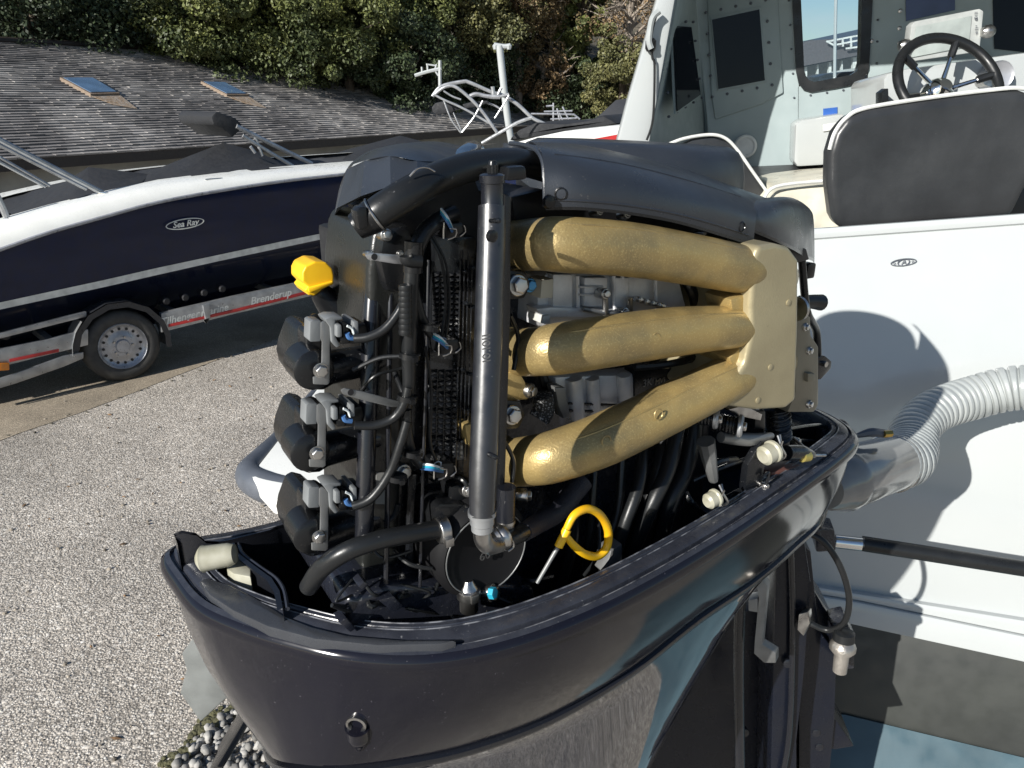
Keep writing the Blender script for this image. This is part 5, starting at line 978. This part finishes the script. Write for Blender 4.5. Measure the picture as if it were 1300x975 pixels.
upp = [(438, 226, .075), (448, 205, .0), (472, 194, -.05), (500, 188, -.075), (534, 190, -.082), (580, 199, -.065)]
top_ = [(452, 205, .11), (466, 193, .06), (488, 186, .02), (512, 182, .0), (545, 181, .0), (590, 190, .0)]
back = [(470, 198, .16), (485, 190, .14), (505, 184, .13), (528, 181, .12), (560, 180, .12), (603, 190, .12)]
facet('rear_cover', [lower, mid], cvm, su=1, ang=12)
facet('rear_cover_dome', [mid, upp, top_, back], cvm, su=4, sv=4, ang=60)
low2 = [(428, 271, .03), (434, 263, -.04), (462, 250, -.10), (497, 238, -.115), (532, 220, -.112), (576, 216, -.09)]
facet('rear_cover_return', [lower, low2], mPlastic, ang=60)
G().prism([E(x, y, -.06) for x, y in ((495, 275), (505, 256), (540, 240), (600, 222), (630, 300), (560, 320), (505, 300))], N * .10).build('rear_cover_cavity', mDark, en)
facet('glossy_fin', [[(572, 214, -.07), (580, 190, -.05), (592, 180, -.03), (604, 178, -.02)], [(580, 214, -.085), (592, 196, -.075), (604, 184, -.05), (612, 184, -.03)], [(598, 210, -.07), (608, 200, -.06), (614, 194, -.045), (616, 190, -.03)]], M('glossy_blue_black', (.02, .035, .06), .12, coat=.5), ang=60)
et([(655, 186, .0), (652, 200, .0), (652, 215, .0)], [17, 14, 13], 'cover_funnel', mCover, seg=24)
# big breather hose over the top
et([(472, 276, -.125), (486, 266, -.13), (520, 245, -.132), (560, 224, -.122), (600, 211, -.110), (640, 206, -.10), (670, 208, -.092), (715, 222, -.08)], [20, 21, 21, 20, 19, 18, 17, 16], 'breather_duct', mRubber, seg=24)
p = E(466, 279, -.125); dd = (E(486, 266, -.13) - p).normalized(); g = G(); g.lathe(p, dd, [(-.010, pr(p, 17)), (.0, pr(p, 21)), (.006, pr(p, 22.5)), (.007, pr(p, 21))], seg=28); g.build('duct_clamp', mPlastic, en)
g = G(); g.ring(p + dd * .007, dd, pr(p, 22), .001, seg=28, s2=6); g.build('clamp_wire', mSteel, en)
pz([(452, 268), (458, 262), (466, 262), (468, 290), (456, 292)], -.138, -.125, 'duct_bracket', mPlastic, .003)
et([(520, 224, -.14), (530, 214, -.14), (542, 213, -.14), (552, 218, -.14)], 1.3, 'wire_loop', mSteel, seg=6)
pz([(646, 212), (668, 210), (670, 228), (644, 230)], -.135, -.12, 'duct_stop', mPlastic, .003)
# flywheel cover (right): skirt ring lofted to a rounded top
sk_lo = [(692, 263, -.130), (740, 263, -.146), (800, 269, -.150), (860, 280, -.148), (915, 296, -.140), (957, 309, -.130)]
sk_a = [(692, 242, -.132), (740, 245, -.147), (800, 252, -.150), (860, 264, -.148), (915, 280, -.141), (958, 293, -.131)]
sk_b = [(691, 215, -.128), (740, 222, -.142), (800, 231, -.145), (860, 244, -.143), (915, 260, -.137), (960, 276, -.127)]
sk_c = [(687, 192, -.112), (740, 201, -.124), (800, 211, -.127), (860, 226, -.125), (915, 243, -.118), (964, 262, -.108)]
sk_d = [(678, 182, -.080), (735, 188, -.088), (798, 199, -.090), (860, 215, -.090), (915, 234, -.085), (970, 254, -.078)]
sk_e = [(672, 180, -.020), (730, 183, -.030), (795, 195, -.035), (860, 212, -.040), (915, 231, -.040), (975, 252, -.040)]
sk_f = [(672, 184, .04), (730, 186, .02), (795, 200, .01), (860, 220, .0), (915, 240, .0), (975, 258, .0)]
fc = facet('flywheel_cover', [sk_lo, sk_a, sk_b, sk_c, sk_d, sk_e, sk_f], cvm, su=5, sv=4, ang=60)
facet('cover_edge', [[(x, y, o) for x, y, o in sk_lo], [(x + 1, y + 4, o) for x, y, o in sk_lo], [(x + 1, y + 3, o + .01) for x, y, o in sk_lo]], mPlastic, su=5, ang=60)
l0 = [(954, 290, -.126), (985, 303, -.118), (1008, 314, -.10), (1026, 325, -.07), (1033, 328, -.02), (1034, 330, .04)]
l1 = [(954, 276, -.126), (985, 284, -.118), (1008, 292, -.10), (1026, 301, -.07), (1033, 305, -.02), (1034, 308, .04)]
l2 = [(954, 262, -.114), (986, 261, -.108), (1008, 265, -.09), (1024, 272, -.06), (1032, 277, -.015), (1033, 280, .04)]
l3 = [(960, 253, -.086), (988, 252, -.085), (1004, 253, -.07), (1017, 257, -.045), (1026, 263, -.01), (1030, 268, .05)]
l4 = [(962, 252, -.03), (986, 250, -.02), (998, 250, -.01), (1008, 252, .0), (1014, 256, .02), (1018, 260, .06)]
facet('cover_lobe', [l0, l1, l2, l3, l4], cvm, su=4, sv=4, ang=60)
facet('lobe_edge', [l0, [(x, y + 4, o) for x, y, o in l0], [(x - 2, y + 3, o + .01) for x, y, o in l0]], mPlastic, su=4, ang=60)
arch = [(692, 262, -.13), (691, 230, -.128), (689, 205, -.12), (680, 190, -.10), (665, 184, -.08), (648, 182, -.05)]; et(arch, 3, 'cover_arch_lip', cvm, seg=8)
d1 = [(752, 186, -.02, 0)]
# raised dome behind
rings = []
for (zz, sc) in ((0, 1.0), (.35, 1.0), (.66, .99), (.84, .965), (.94, .91), (.99, .82), (1.0, .6), (1.01, .02)):
    r = []
    for k in range(40):
        t_ = 2 * pi * k / 40; s_ = .54 + .155 * sc * cos(t_); o_ = .06 + .105 * sc * sin(t_); r.append(L(s_, o_, 2.345 + .104 * zz - (s_ - .54) * .06))
    rings.append(r)
G().loft(rings).build('flywheel_dome', cvm, en, ang=60)
pz([(650, 250), (692, 240), (700, 262), (960, 290), (1024, 316), (1028, 330), (1012, 334), (985, 318), (940, 314), (700, 282), (655, 282)], -.085, .10, 'cover_gap_filler', mDark, .002)  # dark filler block, the shade under the cover put into its colour
for x, y in ((760, 268), (795, 272)): bolt(x, y, -.125, 5, mSteel, ax=-N + ZU * .3)
for x, y in ((935, 306), (893, 296)): bolt(x, y, -.12, 2.5, mSteel)
G().lathe(E(696, 256, -.134), -N, [(0, .006), (.003, .005), (.004, 0)], seg=12).build('edge_grommet', mPlastic, en)

def onskin(ob, pts, r, name, mat, lift=.0, parent=None):
    q = []
    for x, y in pts:
        h_, n_ = hit(ob, x, y)
        if h_ is not None: q.append(h_ + (n_ if n_.dot(h_ - C0) < 0 else -n_) * lift)
    return G().tube(q, r, seg=6, sm=4).build(name, mat, parent or en) if len(q) > 1 else None
onskin(fc, [(698, 254), (740, 255), (800, 261), (860, 272), (915, 287), (950, 299)], .0009, 'moulded_rib', cvm, .0002)
onskin(fc, [(704, 196), (760, 203), (820, 215), (880, 231), (940, 250)], .0007, 'moulded_rib', cvm, .0001)
for x, y in ((712, 246), (942, 288)):
    h_, n_ = hit(fc, x, y); n_ = n_ if n_.dot(h_ - C0) < 0 else -n_; G().lathe(h_, n_, [(-.003, .0055), (.0006, .0055), (.001, .0045), (-.0006, .004), (-.0006, 0)], seg=16).build('push_pin', mPlastic, en)
for pts, r in (([(868, 352, -.07), (880, 372, -.08), (884, 396, -.07)], 7), ([(900, 352, -.06), (898, 376, -.07), (905, 395, -.06)], 8), ([(806, 466, -.09), (850, 462, -.10), (890, 452, -.09)], 5), ([(690, 420, -.06), (682, 450, -.06), (690, 480, -.07), (700, 520, -.07)], 6),
               ([(545, 300, -.105), (560, 330, -.11), (566, 380, -.11), (560, 430, -.112)], 2), ([(549, 300, -.105), (566, 335, -.11), (571, 385, -.11), (566, 430, -.112)], 1.6), ([(540, 440, -.11), (548, 500, -.112), (546, 560, -.112), (556, 590, -.112)], 2),
               ([(455, 500, -.09), (475, 478, -.10), (500, 470, -.10), (530, 462, -.10)], 2), ([(448, 470, -.09), (480, 455, -.1), (508, 452, -.11)], 3), ([(500, 700, -.10), (520, 716, -.12), (548, 722, -.125)], 3), ([(470, 690, -.1), (486, 708, -.11), (520, 700, -.11)], 2.4),
               ([(575, 605, -.10), (590, 612, -.115), (600, 640, -.115)], 3), ([(640, 560, -.13), (652, 585, -.13), (650, 612, -.13)], 3), ([(648, 400, -.12), (658, 430, -.115), (652, 470, -.12)], 3)):
    et(pts, r, 'small_cable', mRubber, seg=8)
for x, y in ((520, 452), (517, 505), (504, 606), (545, 415), (524, 575)):
    p = E(x, y, -.122); G().lathe(p, (ZU + U * .2).normalized(), [(-.0022, .0088), (.0022, .0088)], seg=14).build('cable_tie', mPlastic, en); G().box(p - N * .010, .004, .004, .004, X=U, Y=N).build('tie_head', mPlastic, en)
pz([(576, 560), (592, 560), (591, 584), (575, 584)], -.0865, -.085, 'module_label', mBracket, 0)
pz([(478, 600), (492, 600), (491, 640), (477, 640)], -.0792, -.078, 'head_label', M('faded_label', (.25, .25, .24), .5), 0)
# transom bracket, tilt tube, cables, anode below the cowl on the right
def pb(pts, Y, dY, name, mat, bev=.004, parent=None, **k): return G().prism([P(x, y, Y) for x, y in pts], V((.01, dY, 0))).build(name, mat, parent or en, bev=bev, **k)
pb([(985, 700), (1020, 672), (1030, 740), (1022, 850), (1012, 940), (1012, 1100), (975, 1100), (980, 900)], 1.08, .12, 'clamp_bracket', mNavyBlk, .006)
pb([(1016, 690), (1030, 700), (1040, 800), (1062, 830), (1062, 860), (1060, 920), (1052, 1000), (1052, 1100), (1014, 1100), (1014, 900)], 1.14, .10, 'clamp_bracket', mNavyBlk, .006)
pb([(1030, 742), (1046, 770), (1062, 792), (1072, 850), (1058, 862), (1028, 842)], 1.16, .12, 'bracket_web', mNavyBlk, .005)
pb([(1025, 930), (1050, 905), (1062, 915), (1085, 948), (1060, 952), (1025, 948)], 1.15, .1, 'bracket_foot', mNavyBlk, .004)
et_ = lambda pts, r, nm, mt, seg=12: G().tube([P(*p) for p in pts], [pr(P(*pts[0]), r)] * len(pts), seg=seg, sm=6).build(nm, mt, en)
et_([(940, 760, 1.02), (938, 850, 1.03), (940, 1000, 1.04)], 7, 'hydraulic_pipe', mBlackGloss); et_([(1004, 700, 1.07), (1006, 800, 1.07), (1002, 930, 1.07), (990, 1000, 1.07)], 4, 'bracket_edge', mBlackGloss)
pb([(960, 738), (968, 736), (974, 745), (967, 818), (985, 829), (985, 842), (970, 842), (957, 830), (958, 812), (963, 760)], 1.0, .015, 'tilt_lock_lever', mBracket, .002)
pb([(950, 762), (962, 760), (962, 778), (950, 776)], 1.0, .02, 'lever_pivot', mBracket, .002)
G().tube([P(*p) for p in ((1026, 676, 1.05), (1048, 690, 1.04), (1068, 722, 1.03), (1078, 760, 1.03), (1072, 790, 1.04), (1052, 800, 1.06), (1030, 792, 1.07), (1018, 782, 1.08))], .0052, seg=12).build('trim_cable', mRubber, en)
p = P(1070, 820, 1.04); dz_ = V((.01, -.1, -1))
G().lathe(p, dz_, [(-.012, .012), (-.004, .020), (0, .0215), (.006, .0215), (.008, .017), (.012, .017), (.013, .0125), (.05, .0115), (.052, .009), (.052, 0)], seg=22).build('tilt_tube_nut', M('tarnished_nut', (.45, .42, .38), .4, metal=.8, bump=.4, bs=200), en)
G().lathe(p - dz_ * .03, dz_, [(0, .01), (.004, .017), (.018, .018), (.02, .012)], seg=18).build('nut_boot', mRubber, en)
pb([(1014, 780), (1026, 777), (1028, 792), (1020, 808), (1012, 800)], 1.06, .012, 'cable_clip', mSteel, .002)
pb([(1058, 800), (1078, 795), (1086, 808), (1085, 850), (1062, 850)], 1.10, .06, 'tube_mount', mOilBlk, .005)
pb([(840, 900), (880, 850), (935, 780), (1000, 760), (1010, 1100), (780, 1100)], 1.2, .1, 'swivel_bracket', mNavyBlk, .01)
for x, y in ((945, 930), (1036, 930), (1040, 948), (1000, 842)): G().lathe(P(x, y, 1.07 if x < 1010 else 1.14), V((0, -1, .2)), [(-.01, .008), (.002, .008), (.003, .005), (.003, 0)], seg=12).build('bracket_bolt', mBlackGloss, en)
pb([(905, 800), (930, 790), (932, 838), (908, 838)], 1.5, .02, 'white_label', mPiping, .001)
G().tube([P(1030, 665, 1.02), P(1034, 655, 1.03), P(1040, 640, 1.05)], .016, seg=14).build('cable_grommet', mRubber, en)
